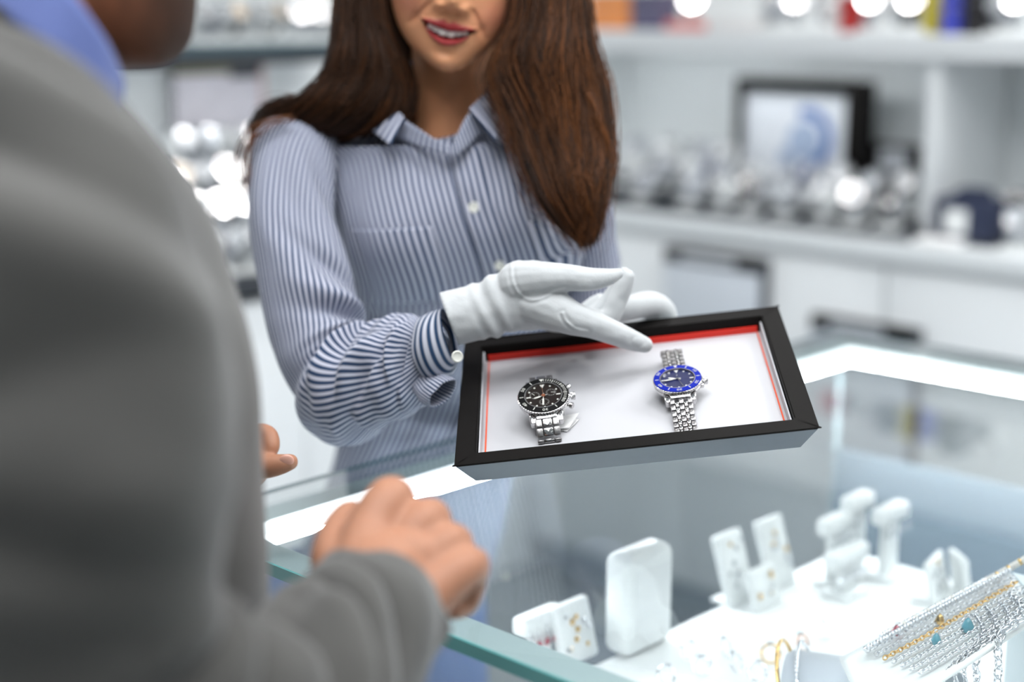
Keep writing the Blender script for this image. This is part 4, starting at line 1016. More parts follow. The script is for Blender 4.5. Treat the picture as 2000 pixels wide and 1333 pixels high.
wristwatch(wm(1061, 771, .0285, 3.5, 12), 'steel chronograph wristwatch with black bezel and brown-black dial in the tray', .0228, False,
           [(-.0240, -.0072), (-.0300, -.0098), (-.0362, -.0145), (-.0385, -.0192), (-.0340, -.0215)], [(.0240, -.0050), (.0300, -.0070), (.0345, -.0125), (.0355, -.0220), (.0310, -.0310)], .0085, 255, 186, 358)
wristwatch(wm(1323, 738, .0205, 0.5, 5), 'steel wristwatch with bright blue bezel and navy dial in the tray', .0215, True,
           [(-.0228, -.0068), (-.0320, -.0090), (-.0460, -.0120), (-.0600, -.0130), (-.0660, -.0124)], [(.0228, -.0058), (.0380, -.0076), (.0540, -.0094), (.0640, -.0140), (.0680, -.0225)], .0072, 290, 264, 163)
# folded price tag beside the black watch
x0, y0 = tray_at(1106, 826, FLZ+.002)
tg = empty('price_tag', label='small folded white paper price tag beside the black watch', cat='tag', matrix=TMAT @ Matrix.Translation((x0, y0, FLZ+.0005)) @ Matrix.Rotation(radians(-20), 4, 'Z'))
M_paper = mat('white_paper', (240, 240, 240), .8, grain=.01, gscale=90)
V = [(-.009, -.011, 0), (.007, -.012, .004), (.009, .010, .006), (-.007, .012, .0005)]
o = mk('paper_flap', V, [(0, 1, 2, 3)], M_paper, tg, smooth=False, wc=False); add_solid(o, .0003, 1)
o = mk('paper_flap', [(-.009, -.011, 0.0006), (.005, -.013, .0004), (.009, .008, .0004), (-.007, .012, .0010)], [(0, 1, 2, 3)], M_paper, tg, smooth=False, wc=False); add_solid(o, .0003, 1)
tube('string', [(-.004, .010, .001), (-.008, .018, .002), (-.010, .026, .004)], .0003, M_paper, tg, 6, wc=False)
# ------------------------------------------------------------------ wall units with watches behind the assistant
def at_a(px_, py_, a):        # where a sight line meets the upright plane a = const
    r = ray(px_, py_); q = CC-np.array([O[0], O[1], 0]); t = (a-q@va)/(r@va); X = CC+r*t; return float((X-O)@vb), float(X[2])
def at_b(px_, py_, b):
    r = ray(px_, py_); q = CC-np.array([O[0], O[1], 0]); t = (b-q@vb)/(r@vb); X = CC+r*t; return float((X-O)@va), float(X[2])
CB = 1.0
bl0 = BLW+.02
edges_b = [bl0, at_a(1480, 500, RW_a)[0]+.32, at_a(1480, 500, RW_a)[0]+1.2, B_MAX-.05]
place = ['white base cabinet under the steel watches, behind the assistant', 'white base cabinet with the right-hand sign panel, under the navy pouch', 'white base cabinet at the far right, beyond the frame edge']
M_rev = mat('shadow_gap', (150, 158, 164), .6, grain=.02, gscale=9)
for i in range(2):
    b0, b1 = edges_b[i]+.002, edges_b[i+1]-.002
    r = empty('base_cabinet', K(RW_a+.2, (b0+b1)/2, 0), place[i], 'cabinet')
    kbox('body', RW_a+.03, AB-.005, b0, b1, .08, CB-.05, M_lam, r); kbox('plinth', RW_a+.06, AB-.005, b0, b1, 0, .08, M_edge, r)
    n = 2; w_ = (b1-b0)/n
    for k in range(n):
        d = kbox('door', RW_a+.012, RW_a+.029, b0+k*w_+.002, b0+(k+1)*w_-.002, .09, CB-.055, M_lam, r, .001)
tag(kbox('wall_counter_top', RW_a, AB-.003, edges_b[0], edges_b[2], CB-.045, CB, mat('counter_top_white', (232, 236, 238), .25, grain=.01, gscale=5), bev=.002), 'white counter top running along the back wall under the watch displays', 'counter top')
# upright dividing panel right of the framed picture
bd = at_a(1803, 300, RW_a+.10)[0]
tag(kbox('divider_panel', RW_a+.10, AB-.004, bd, bd+.03, CB+.001, 1.380, M_lam, bev=.001), 'white upright divider panel right of the framed watch picture', 'panel')
# upper shelf
zs0 = at_a(1500, 80, RW_a+.08)[1]
tag(kbox('wall_shelf', RW_a+.08, AB-.004, edges_b[0], edges_b[2], 1.406, 1.43, M_lam, bev=.001), 'long white wall shelf above the framed picture, with boxes on top', 'shelf')

# --- one display watch on a C-shaped stand; copied along the counters
M_face = mat('silver_dial', (206, 212, 218), .25, grain=.04, gscale=200, coat=1.0)
M_strap = mat('steel_strap', (188, 192, 198), .3, metal=1, grain=.06, gscale=200)
M_strapk = mat('black_strap', (34, 36, 40), .5, grain=.08, gscale=200)
M_cush = mat('grey_cushion', (196, 200, 206), .7, grain=.03, gscale=80)
def make_stand_watch(strap, face, cush, nm):
    r = empty('display_watch'); r.name = nm
    box('stand_base', (.055, .05, .008), (0, .01, .004), M_wht, r, .002, wc=False)
    box('stand_post', (.012, .012, .05), (0, .012, .03), M_wht, r, .002, wc=False)
    T = Matrix.Translation((0, .0, .062)) @ Matrix.Rotation(radians(62), 4, 'X')
    # strap loop around a cushion
    V, F = [], []; n = 40
    for i in range(n):
        t = 2*pi*i/n; y, z = .033*cos(t), .026*sin(t)-.026
        ny, nz = cos(t), sin(t)
        for x, o in ((-.010, 0), (.010, 0), (.010, .003), (-.010, .003)): V.append((x, y+ny*o, z+nz*o))
    for i in range(n):
        for j in range(4): F.append((i*4+j, i*4+(j+1) % 4, ((i+1) % n)*4+(j+1) % 4, ((i+1) % n)*4+j))
    me = bpy.data.meshes.new('strap'); me.from_pydata(V, [], F); me.polygons.foreach_set('use_smooth', [True]*len(F)); me.set_sharp_from_angle(angle=radians(50)); put_mesh('strap', me, strap, r, T)
    lathe_obj('cushion', [(0, -.022), (.020, -.022), (.025, -.012), (.025, .012), (.020, .022), (0, .022)], cush, r, 28, T @ Matrix.Translation((0, 0, -.026)) @ Matrix.Rotation(pi/2, 4, 'Y') @ Matrix.Diagonal((.98, 1.22, .7, 1)), wc=False)
    lathe_obj('case', [(0, .001), (.019, .001), (.022, .003), (.022, .008), (.020, .0105), (.0175, .0105)], M_steel, r, 40, T, wc=False)
    d = lathe_obj('dial', [(.0178, .0104), (.014, .01055), (.008, .01068), (0, .0107)], face, r, 36, T, wc=False)
    for dg in (300, 60):
        me = bpy.data.meshes.new('hand'); v, f = poly_prism(bar(-.002, .011, .0011, dg), .0004, .0106); me.from_pydata(v, [], f); put_mesh('watch_hand', me, M_dark, d, T)
    lathe_obj('crown', [(0, 0), (.0026, 0), (.0026, .004), (0, .004)], M_steel, r, 16, T @ Matrix.Translation((.0218, 0, .0055)) @ Matrix.Rotation(pi/2, 4, 'Y'), wc=False)
    return r
M_facek = mat('black_dial', (30, 32, 38), .2, grain=.05, gscale=200, coat=1.0); M_facew = mat('white_dial', (232, 234, 236), .25, grain=.02, gscale=200, coat=1.0); M_faceb = mat('blue_dial', (50, 72, 140), .2, grain=.05, gscale=200, coat=1.0)
M_facer = mat('champagne_dial', (226, 204, 176), .25, grain=.03, gscale=200, coat=1.0)
protos = {'w': make_stand_watch(M_strap, M_facew, M_wht, 'display_watch'), 's': make_stand_watch(M_strap, M_face, M_cush, 'display_watch'), 'k': make_stand_watch(M_strapk, M_facek, M_cush, 'display_watch'),
          'b': make_stand_watch(M_strap, M_faceb, M_cush, 'display_watch'), 'g': make_stand_watch(M_strapk, M_facer, M_wht, 'display_watch')}
look = {'w': 'white-dial steel watch', 's': 'silver-dial steel watch', 'k': 'black-dial watch', 'b': 'blue-dial steel watch', 'g': 'champagne-dial watch'}
used = set()
def stand_watch(kind, pos, rz, where, group, sc=1.0):
    o = protos[kind] if kind not in used else copy_tree(protos[kind]); used.add(kind)
    o.location = [float(q) for q in pos]
    # set out to catch the ceiling lamps, as a window dresser would: the dial looks half-way between viewer and a lamp
    best = None; c0 = np.asarray(pos, float)+[0, 0, .07]; vc = nrm(CC-c0)
    for (la, lb) in DL:
        h = nrm(vc+nrm(K(la, lb, ZC)-c0)); el = math.asin(h[2]); az = math.atan2(h[1], h[0])+pi/2; da = (az-rz+pi) % (2*pi)-pi
        sc_ = abs(el-radians(28))*2+abs(da)*.6
        if best is None or sc_ < best[0]: best = (sc_, el-radians(28), rz+da)
    if best[0] < .8 and random.random() < (.3 if 'shelf' in group else .5): o.rotation_euler = (-best[1]+random.gauss(0, .022), 0, best[2]+random.gauss(0, .03))
    else: o.rotation_euler = (0, 0, rz)
    o.rotation_mode = 'XYZ'
    o.scale = (sc, sc, sc)
    tag(o, look[kind]+' '+where, 'watch', group)
FACE = math.atan2(-1, 0)+pi/2      # stands look down local -y
# black presentation risers on the counter
def riser(px0, px1, a0, a1, h, label, m=M_dark):
    b0, b1 = at_a(px0, 420, (a0+a1)/2)[0], at_a(px1, 420, (a0+a1)/2)[0]
    tag(kbox('display_riser', a0, a1, b0, b1, CB, CB+h, m, bev=.002), label, 'riser')
riser(1205, 1470, RW_a+.025, RW_a+.105, .018, 'dark low riser under the front watches behind the assistant')
riser(1478, 1795, RW_a+.025, RW_a+.105, .018, 'dark low riser under the front watches before the framed picture')
riser(1190, 1790, RW_a+.11, RW_a+.19, .042, 'dark middle riser step along the watch display')
riser(1190, 1440, RW_a+.195, RW_a+.265, .07, 'dark rear riser step left of the framed picture')
grpR = 'watches on the back counter'
front = [(1240, 'k'), (1335, 's'), (1400, 'w'), (1462, 'k'), (1530, 's'), (1600, 'w'), (1668, 's'), (1735, 'k')]
mid = [(1215, 'w'), (1275, 's'), (1325, 'w'), (1388, 'b'), (1450, 'w'), (1512, 's'), (1575, 'b'), (1640, 'w'), (1700, 's'), (1765, 'w')]
rear = [(1225, 's'), (1290, 'w'), (1350, 's'), (1410, 'w')]
def ordinal(i, n): return ['first', 'second', 'third', 'fourth', 'fifth', 'sixth', 'seventh', 'eighth', 'ninth', 'tenth', 'eleventh', 'twelfth'][i]
rb = math.atan2(-va[1], -va[0])+pi/2      # turned to face the shop floor (-a)
for row, a_, h_, nm in ((front, RW_a+.06, .018, 'front'), (mid, RW_a+.145, .042, 'middle'), (rear, RW_a+.225, .07, 'rear')):
    for i, (x, k) in enumerate(row):
        b = at_a(x, 400, a_)[0]; stand_watch(k, K(a_, b, CB+h_), rb-radians(30)+random.uniform(-.2, .2), f'on the back counter, {ordinal(i, 12)} from left in the {nm} row', grpR, random.uniform(.95, 1.12))
# framed watch picture
bP0, zP = at_a(1446, 150, AB-.16); bP1 = at_a(1692, 150, AB-.16)[0]; fw = bP1-bP0; zT = min(zP, 1.395); zB = CB+.001
fr = empty('framed_picture', K(AB-.16, (bP0+bP1)/2, zB), 'black framed picture of a blue watch on the back counter', 'picture')
M_prt = mat('picture_paper', (226, 230, 236), .5, grain=.02, gscale=12); M_pb = mat('picture_blue', (72, 110, 176), .5, grain=.1, gscale=30); M_pg = mat('picture_grey', (170, 186, 212), .5, grain=.08, gscale=40)
fa = AB-.16; t_ = .026
kbox('frame_side', fa-.02, fa+.05, bP0, bP0+t_*.6, zB, zT, M_black, fr, .001); kbox('frame_side', fa-.02, fa+.05, bP1-t_*1.5, bP1, zB, zT, M_black, fr, .001)
kbox('frame_top', fa-.02, fa+.05, bP0+t_*.6, bP1-t_*1.5, zT-t_*1.1, zT, M_black, fr, .001); kbox('frame_bottom', fa-.02, fa+.05, bP0+t_*.6, bP1-t_*1.5, zB, zB+.03, M_black, fr, .001)
kbox('picture_print', fa+.0, fa+.01, bP0+t_*.6, bP1-t_*1.5, zB+.03, zT-t_*1.1, M_prt, fr)
def disc_on_a(name, a_, b_, z_, r0, r1, m, parent, th=.0015):
    c = K(a_, b_, z_); R_ = Vector((-va).tolist()).to_track_quat('Z', 'Y').to_matrix().to_4x4()
    lathe_obj(name, [(r0, 0), (r1, 0), (r1, th), (r0, th), (r0, 0)], m, parent, 40, Matrix.Translation(c.tolist()) @ R_)
bc, zc = at_a(1575, 270, fa)
arc = [(.074*cos(t), .074*sin(t)) for t in np.linspace(-1.3, 1.9, 24)]+[(.050*cos(t), .050*sin(t)) for t in np.linspace(1.9, -1.3, 24)]
Ra = Matrix((( vb[0], 0, -va[0], 0), (vb[1], 0, -va[1], 0), (0, 1, 0, 0), (0, 0, 0, 1)))
va_, fa_ = [], []
_n = len(arc); va_ = [(x, y, 0) for x, y in arc]+[(x, y, .0015) for x, y in arc]; fa_ = [(i, i+1, _n-2-i, _n-1-i) for i in range(_n//2-1)]+[(_n+i, _n+i+1, 2*_n-2-i, 2*_n-1-i) for i in range(_n//2-1)]+[(i, (i+1) % _n, _n+(i+1) % _n, _n+i) for i in range(_n)]
_me = bpy.data.meshes.new('printed_watch_bezel'); _me.from_pydata(va_, [], fa_); _o = put_mesh('printed_watch_bezel', _me, M_pb, fr, Matrix.Translation(K(fa-.001, bc, zc).tolist()) @ Ra, wc=True)
disc_on_a('printed_watch_dial', fa-.001, bc-.006, zc-.008, .0, .046, M_pg, fr)
kbox('printed_strap', fa-.0015, fa-.0005, bc-.075, bc-.035, zc-.10, zc-.03, M_pg, fr)
# small black sign right of the picture
b0, z0 = at_a(1702, 335, AB-.10); b1, z1 = at_a(1797, 285, AB-.10)
sg = empty('counter_sign', K(AB-.1, (b0+b1)/2, CB), 'small black and clear tabletop sign beside the framed picture', 'sign')
kbox('sign_plate', AB-.10, AB-.09, b0, b1, z0-.01, z1, M_black, sg, .001); kbox('sign_face', AB-.102, AB-.1005, b0+.02, b1-.03, z0+.0, z1-.012, M_cush, sg); kbox('sign_leg', AB-.098, AB-.092, (b0+b1)/2-.03, (b0+b1)/2+.03, CB+.0, z0-.01, M_glass, sg)
# navy display pouch with a white card, and a watch beside it
b0, _ = at_a(1830, 450, RW_a+.10); b1, _ = at_a(1955, 450, RW_a+.10)
pw = b1-b0; bc = (b0+b1)/2; an = RW_a+.10
nb = empty('watch_pouch', K(an, bc, CB), 'navy watch pouch with a square white card on the back counter', 'pouch')
kbox('body', an-.03, an+.04, b0, b1, CB+.004, CB+.098, M_navy, nb, .014); kbox('lid_hump', an-.02, an+.03, b0+pw*.28, b1-pw*.2, CB+.085, CB+.118, M_navy, nb, .014)
kbox('card', an-.033, an-.031, b0+pw*.22, b1-pw*.42, CB+.024, CB+.074, M_wht, nb, .0005); kbox('foot', an-.036, an+.042, b0+.03, b1-.01, CB, CB+.005, M_dark, nb)
b2 = at_a(1985, 440, RW_a+.06)[0]; stand_watch('s', K(RW_a+.06, b2, CB), rb-radians(30), 'right of the navy pouch on the back counter', grpR, 1.1)
b2 = at_a(1975, 420, RW_a+.14)[0]; stand_watch('k', K(RW_a+.16, b2, CB), rb-radians(30), 'behind the navy pouch, at the right frame edge', grpR, 1.25)
b3, b4 = at_a(1690, 480, RW_a+.04)[0], at_a(1872, 490, RW_a+.04)[0]
tag(kbox('paper_stack', RW_a+.008, RW_a+.09, bd+.035, b4, CB, CB+.012, M_paper, bev=.001), 'low stack of white paper on the counter edge before the pouch', 'paper')
# sign panels on the cabinet fronts
for (xa, xb, yt, yb, lab) in ((1302, 1492, 482, 660, 'pale sign panel with black header on the cabinet behind the tray'), (1588, 1790, 612, 760, 'pale sign panel with black header on the cabinet above the counter corner')):
    ap = RW_a-.004
    b0, z1 = at_a(xa, yt, ap); b1, _ = at_a(xb, yt, ap); h_ = .30
    sp = empty('sign_panel', K(ap, (b0+b1)/2, z1-h_), lab, 'sign')
    kbox('board', ap-.006, ap+.014, b0, b1, z1-h_, z1-.03, mat('pale_board', (214, 220, 228), .4, grain=.02, gscale=9), sp, .001)
    kbox('header', ap-.010, ap+.014, b0, b1, z1-.032, z1, M_black, sp, .001); kbox('side_edge', ap-.008, ap+.014, b1, b1+.012, z1-h_, z1, M_dark, sp, .001)
    kbox('header_lettering', ap-.0108, ap-.0102, b0+.05, b1-.07, z1-.026, z1-.008, M_cush, sp)
# things on the upper shelf (only their lower parts are in the frame)
def shelf_box(name, px0, px1, h, rgb, label, a0=RW_a+.11, dep=.07, lid=None):
    b0, b1 = at_a(px0, 40, a0)[0], at_a(px1, 40, a0)[0]
    r = empty(name, K(a0, (b0+b1)/2, 1.43), label, 'box')
    m = mat('box_'+'_'.join(map(str, rgb)), rgb, .45, grain=.04, gscale=30)
    kbox('box_base', a0, a0+dep, b0, b1, 1.43, 1.43+h*.62, m, r, .003); kbox('box_lid', a0-.002, a0+dep+.002, b0-.002, b1+.002, 1.43+h*.63, 1.43+h, lid or m, r, .003)
shelf_box('gift_box', 1150, 1228, .09, (236, 150, 84), 'orange gift box at the left end of the upper shelf', a0=RW_a+.12)
shelf_box('gift_box', 1298, 1378, .022, (232, 140, 132), 'flat pink gift box on the upper shelf', a0=RW_a+.10)
shelf_box('gift_box', 1380, 1470, .028, (228, 226, 226), 'flat white gift box on the upper shelf beside the pink one', a0=RW_a+.10)
shelf_box('gift_box', 1640, 1682, .08, (178, 36, 34), 'red gift box on the upper shelf', a0=RW_a+.16)
shelf_box('gift_box', 1800, 1824, .10, (206, 190, 60), 'narrow yellow gift box on the upper shelf', a0=RW_a+.16)
shelf_box('gift_box', 1838, 1870, .09, (66, 74, 180), 'violet blue gift box on the upper shelf', a0=RW_a+.14)
shelf_box('gift_box', 1884, 1925, .11, (28, 26, 30), 'black gift box on the upper shelf near the right edge', a0=RW_a+.14)
shelf_box('gift_box', 1232, 1292, .09, (96, 92, 120), 'dark violet gift box on the upper shelf beside the orange one', a0=RW_a+.12)
for i, (x, k) in enumerate(((1325, 'w'), (1500, 's'), (1555, 'w'), (1605, 'w'), (1700, 'w'), (1745, 'w'), (1780, 'k'), (1945, 's'), (1985, 'w'))):
    stand_watch(k, K(RW_a+.145 if x != 1325 else RW_a+.20, at_a(x, 40, RW_a+.145)[0], 1.43), rb-radians(30)+random.uniform(-.2, .2), f'on the right-hand upper shelf, {ordinal(i, 9)} from left', 'watches on the upper shelf', 1.1)

# light strips added under the shelves to brighten the displays, hidden by lips
M_sled = mat('added_shelf_led', (250, 253, 255), .5, emit=16.0)
us = empty('added_shelf_light', K(RW_a+.11, edges_b[1], 1.40), 'added slim light strip under the right-hand wall shelf', 'light'); kbox('light_channel', RW_a+.105, RW_a+.135, edges_b[0]+.02, edges_b[2]-.02, 1.398, 1.4055, M_trim, us); kbox('added_light_strip', RW_a+.108, RW_a+.132, edges_b[0]+.02, bd-.12, 1.394, 1.398, M_sled, us); kbox('added_valance', RW_a+.082, RW_a+.100, edges_b[0]+.02, edges_b[2]-.02, 1.382, 1.4055, M_lam, us)
# --- left-hand wall unit
aL1 = at_b(860, 480, LW_b)[0]; aL0 = at_b(60, 560, LW_b)[0]-.5
r = empty('base_cabinet', K((aL0+aL1)/2, LW_b-.2, 0), 'white base cabinet along the left wall, behind the customer', 'cabinet')
kbox('body', aL0, aL1, BLW+.005, LW_b-.03, .08, CB-.05, M_lam, r); kbox('plinth', aL0, aL1, BLW+.005, LW_b-.06, 0, .08, M_edge, r)
for k in range(4): kbox('door', aL0+(aL1-aL0)*k/4+.002, aL0+(aL1-aL0)*(k+1)/4-.002, LW_b-.029, LW_b-.012, .09, CB-.055, M_lam, r, .001)
tag(kbox('wall_counter_top', aL0, aL1, BLW+.003, LW_b, CB-.035, CB, M_dark, bev=.002), 'dark counter top along the left wall under the crowded watches', 'counter top')
tag(kbox('glass_wall_shelf', aL0, aL1, BLW+.003, LW_b-.14, 1.403, 1.418, mat('dark_teal_shelf', (70, 92, 100), .2, grain=.05, gscale=9), bev=.001), 'dark teal edged wall shelf at the left, with watches on top', 'shelf')
us = empty('added_shelf_light', K((aL0+aL1)/2, LW_b-.17, 1.395), 'added slim light strip under the left teal shelf', 'light'); kbox('light_channel', aL0+.02, aL1-.02, LW_b-.195, LW_b-.165, 1.395, 1.4025, M_trim, us); kbox('added_light_strip', aL0+.02, aL1-.02, LW_b-.192, LW_b-.168, 1.391, 1.395, M_sled, us); kbox('added_valance', aL0+.02, aL1-.02, LW_b-.160, LW_b-.142, 1.380, 1.4025, M_dark, us)  # added like the right-hand strip, to brighten the left display
rl = math.atan2(vb[1], vb[0])+pi/2
grpL = 'watches on the left counter'
rows = ((LW_b-.06, CB, [(352, 's'), (398, 'w'), (440, 's'), (480, 'w'), (530, 'w')], 'front'), (LW_b-.14, CB+.055, [(330, 'w'), (372, 's'), (418, 'w'), (462, 's'), (505, 'w')], 'second'), (LW_b-.215, CB+.11, [(342, 'g'), (388, 'w'), (432, 's'), (474, 'w'), (520, 's')], 'third'), (LW_b-.29, CB+.165, [(352, 'w'), (402, 's'), (450, 'w'), (492, 'w')], 'rear'))
for j, (b_, z_, lst, nm) in enumerate(rows):
    if j: tag(kbox('display_riser', at_b(325, 400, b_)[0]-.05, min(aL1-.02, at_b(560, 400, b_)[0]), b_-.034, b_+.026, CB, z_, M_wht, bev=.002), f'white {nm} step of the display on the left counter', 'riser')
    for i, (x, k) in enumerate(lst): stand_watch(k, K(at_b(x, 350, b_)[0], b_+.014, z_), rl+radians(18)+random.uniform(-.25, .25), f'on the left counter, {ordinal(i, 9)} from left in the {nm} row', grpL, 1.05)
for i, (x, k) in enumerate(((392, 'w'), (425, 's'), (462, 'g'), (500, 'w'), (540, 'g'), (580, 'w'), (618, 's'), (652, 'g'))):
    stand_watch(k, K(at_b(x, 30, LW_b-.20)[0], LW_b-.20, 1.418), rl+radians(18)+random.uniform(-.2, .2), f'on the left teal shelf, {ordinal(i, 9)} from left', 'watches on the left shelf', .95)
# picture board behind the left watches
bb = BLW+.03; a0_, zt_ = at_b(338, 118, bb); a1_, _ = at_b(505, 118, bb); zt_ = min(zt_, 1.395)
pb = empty('picture_board', K((a0_+a1_)/2, bb, CB), 'watch picture board with olive and dark header on the left wall', 'picture')
kbox('board', a0_, a1_, bb-.01, bb+.004, CB+.02, zt_-.03, mat('board_print', (224, 220, 228), .5, grain=.22, gscale=18), pb, .001)
kbox('header', a0_, (a0_+a1_)/2+.03, bb-.01, bb+.006, zt_-.03, zt_, mat('olive_header', (120, 118, 86), .5, grain=.1, gscale=20), pb, .001)
kbox('header', (a0_+a1_)/2+.03, a1_, bb-.01, bb+.006, zt_-.04, zt_, M_dark, pb, .001)
kbox('board_edge', a1_, a1_+.01, bb-.01, bb+.006, CB+.02, zt_, mat('pink_edge', (222, 190, 186), .5, grain=.03, gscale=20), pb, .001)
# ------------------------------------------------------------------ jewellery inside the glass counter
PZ = .85
M_plat = mat('white_display_fabric', (244, 246, 246), .6, grain=.01, gscale=60)
tag(kbox('display_platform', .07, .80, .237, LB-.10, .4535, PZ, M_plat, bev=.004), 'white display platform full of jewellery inside the glass counter', 'platform')
M_silver = mat('silver', (226, 228, 232), .12, metal=1); M_stone_r = mat('red_stone', (168, 60, 78), .08, coat=1, grain=.1, gscale=300); M_stone_t = mat('turquoise_stone', (96, 160, 176), .15, coat=1, grain=.1, gscale=300)
M_stone_c = mat('clear_stone', (236, 240, 246), .05, metal=.5, coat=1, grain=.02, gscale=300); M_pearl = mat('pearl', (240, 234, 226), .15, coat=1, grain=.02, gscale=300)
def gem(r):
    return lathe([(0, -r*.8), (r, -r*.05), (r*.95, r*.12), (r*.55, r*.4), (0, r*.4)], 10)
def small(name, v, f, m, parent, M=None, smooth=False):
    me = bpy.data.meshes.new(name); me.from_pydata([tuple(p) for p in v], [], f); me.polygons.foreach_set('use_smooth', [smooth]*len(f)); return put_mesh(name, me, m, parent, M)
# blank white pendant box
c = on(1246, 1262, PZ); bx = empty('pendant_stand', c, 'tall blank white rounded display block in the counter', 'stand')
bm = bmesh.new(); bm_box(bm, (.076, .036, .108), (0, 0, .054), bev=.012, seg=4); from_bm('block', bm, M_wht, bx, smooth=True, wc=False, autosmooth=False)
bm = bmesh.new(); bm_box(bm, (.054, .0015, .080), (0, -.0182, .052), bev=.0006); from_bm('face_panel', bm, mat('white_satin', (234, 237, 238), .5, grain=.01, gscale=50), bx, smooth=False, wc=False)
bx.rotation_euler = (0, 0, ANG)
# rounded slanted earring cards
def card(px_, py_, w, h, t, tilt, rz, label, studs, seed, lobes=False):
    c = on(px_, py_, PZ); r_ = empty('earring_stand', c, label, 'stand', 'earring stands in the counter'); r_.rotation_euler = (0, 0, ANG+rz)
    M = Matrix.Rotation(radians(tilt), 4, 'X')
    bm = bmesh.new()
    bm_box(bm, (w, t, h), (0, 0, h/2), bev=min(t*.45, .004), seg=3)
    from_bm('card', bm, M_wht, r_, smooth=True, wc=False, matrix=M, autosmooth=True)
    box('foot', (w*.9, .03, .004), (0, .012, .002), M_wht, r_, .001, wc=False)
    q = random.Random(seed)
    for i in range(studs):
        x, z = q.uniform(-w*.36, w*.36), h*q.uniform(.25, .88); m = q.choice([M_silver, M_stone_c, M_stone_c, M_gold])
        v, f = gem(q.uniform(.0022, .0038)); e = small('stud', v, f, m, r_, M @ Matrix.Translation((x, -t/2-.001, z)) @ Matrix.Rotation(pi/2, 4, 'X'))
    return r_
card(1132, 1292, .052, .062, .012, -16, 0, 'slanted white earring card with clear studs left of the blank block', 10, 1)
card(1448, 1178, .046, .080, .012, -18, 0, 'slanted white earring card right of the blank block, taller left one', 9, 2)
card(1528, 1146, .046, .080, .012, -18, 0, 'slanted white earring card second from the blank block', 9, 3)
card(1500, 1185, .05, .045, .010, -18, 0, 'low slanted white card between the two tall earring cards', 6, 6)
card(1838, 1172, .055, .050, .008, -14, .2, 'small slanted earring card behind the pearl strands', 12, 4)
card(1880, 1165, .040, .052, .008, -10, .9, 'narrow earring card at the back right of the platform', 8, 5)
# T-bar stands with hanging earrings
def tbar(px_, py_, w, h, rz, label, drops, m_drop, mbar=M_wht):
    c = on(px_, py_, PZ); r_ = empty('earring_bar', c, label, 'stand', 'earring bars in the counter'); r_.rotation_euler = (0, 0, ANG+rz)
    box('foot', (w*.7, .035, .006), (0, 0, .003), M_wht, r_, .002, wc=False); box('post', (.026, .012, h), (0, 0, h/2), M_wht, r_, .002, wc=False); box('bar', (w, .020, .020), (0, 0, h), mbar, r_, .005, wc=False, seg=3)
    for i in range(drops):
        x = -w*.4+w*.8*i/max(1, drops-1)
        e = tube('earring', [(x, -.0100, h), (x, -.0115, h-.009), (x, -.0115, h-.015)], .0006, M_silver, r_, 6, wc=False)
        v, f = gem(.0042); small('gem', v, f, m_drop, e, Matrix.Translation((x, -.0118, h-.019)) @ Matrix.Rotation(pi/2, 4, 'X'))
    return r_
tbar(1052, 1300, .060, .048, 0, 'white earring bar with red drop earrings near the customer edge', 5, M_stone_r)
tbar(1628, 1140, .058, .072, 0, 'white earring bar with clear drops, left of the back group', 4, M_stone_c)
tbar(1668, 1122, .050, .088, 0, 'tallest white earring bar of the back group', 3, M_stone_c)
tbar(1732, 1128, .058, .078, 0, 'white earring bar with gold end at the right of the back group', 4, M_stone_c)
tbar(1650, 1160, .070, .045, 0, 'low white earring bar before the tall back group', 6, M_silver)
# rings and ring pads
def torus(R_, r_, n=40, k=10):
    v, f = [], []
    for i in range(n):
        t = 2*pi*i/n
        for j in range(k):
            p_ = 2*pi*j/k; v.append(((R_+r_*cos(p_))*cos(t), (R_+r_*cos(p_))*sin(t), r_*sin(p_)))
    for i in range(n):
        for j in range(k): f.append((i*k+j, ((i+1) % n)*k+j, ((i+1) % n)*k+(j+1) % k, i*k+(j+1) % k))
    return v, f
tag(kbox('ring_pad', .10, .33, .40, .62, PZ, PZ+.010, M_plat, bev=.004), 'low white ring pad in the front of the platform', 'pad')
RINGS = [(1505, 1283, M_gold, 'gold ring with clear stone lying on the ring pad'), (1570, 1262, M_rose, 'rose gold ring with turquoise stone on the platform'), (1420, 1270, M_silver, 'silver ring upright on the white platform, left of the gold one'), (1440, 1300, M_silver, 'silver ring nearest the gold ring, lower left'), (1370, 1308, M_silver, 'silver ring right of the blank block'), (1300, 1325, M_silver, 'silver ring at the lower frame edge by the blank block'), (1478, 1318, M_silver, 'silver ring with bright stone before the gold bangle'), (1345, 1278, M_silver, 'small silver ring close behind the blank block corner'), (1610, 1235, M_silver, 'silver ring behind the rose gold ring')]
for i, (x, y, m, lab) in enumerate(RINGS):
    c = on(x, y, PZ+.012); r_ = empty('finger_ring', (c[0], c[1], PZ+.0105), lab, 'ring', 'rings on the platform'); r_.rotation_euler = (radians(70), 0, random.uniform(-1, 1))
    v, f = torus(.0092, .0013); small('band', v, f, m, r_, Matrix.Translation((0, .004, 0)), True)
    v, f = gem(.0034); small('stone', v, f, M_stone_t if i == 1 else M_stone_c, r_, Matrix.Translation((0, .0145, 0)) @ Matrix.Rotation(-pi/2, 4, 'X'))
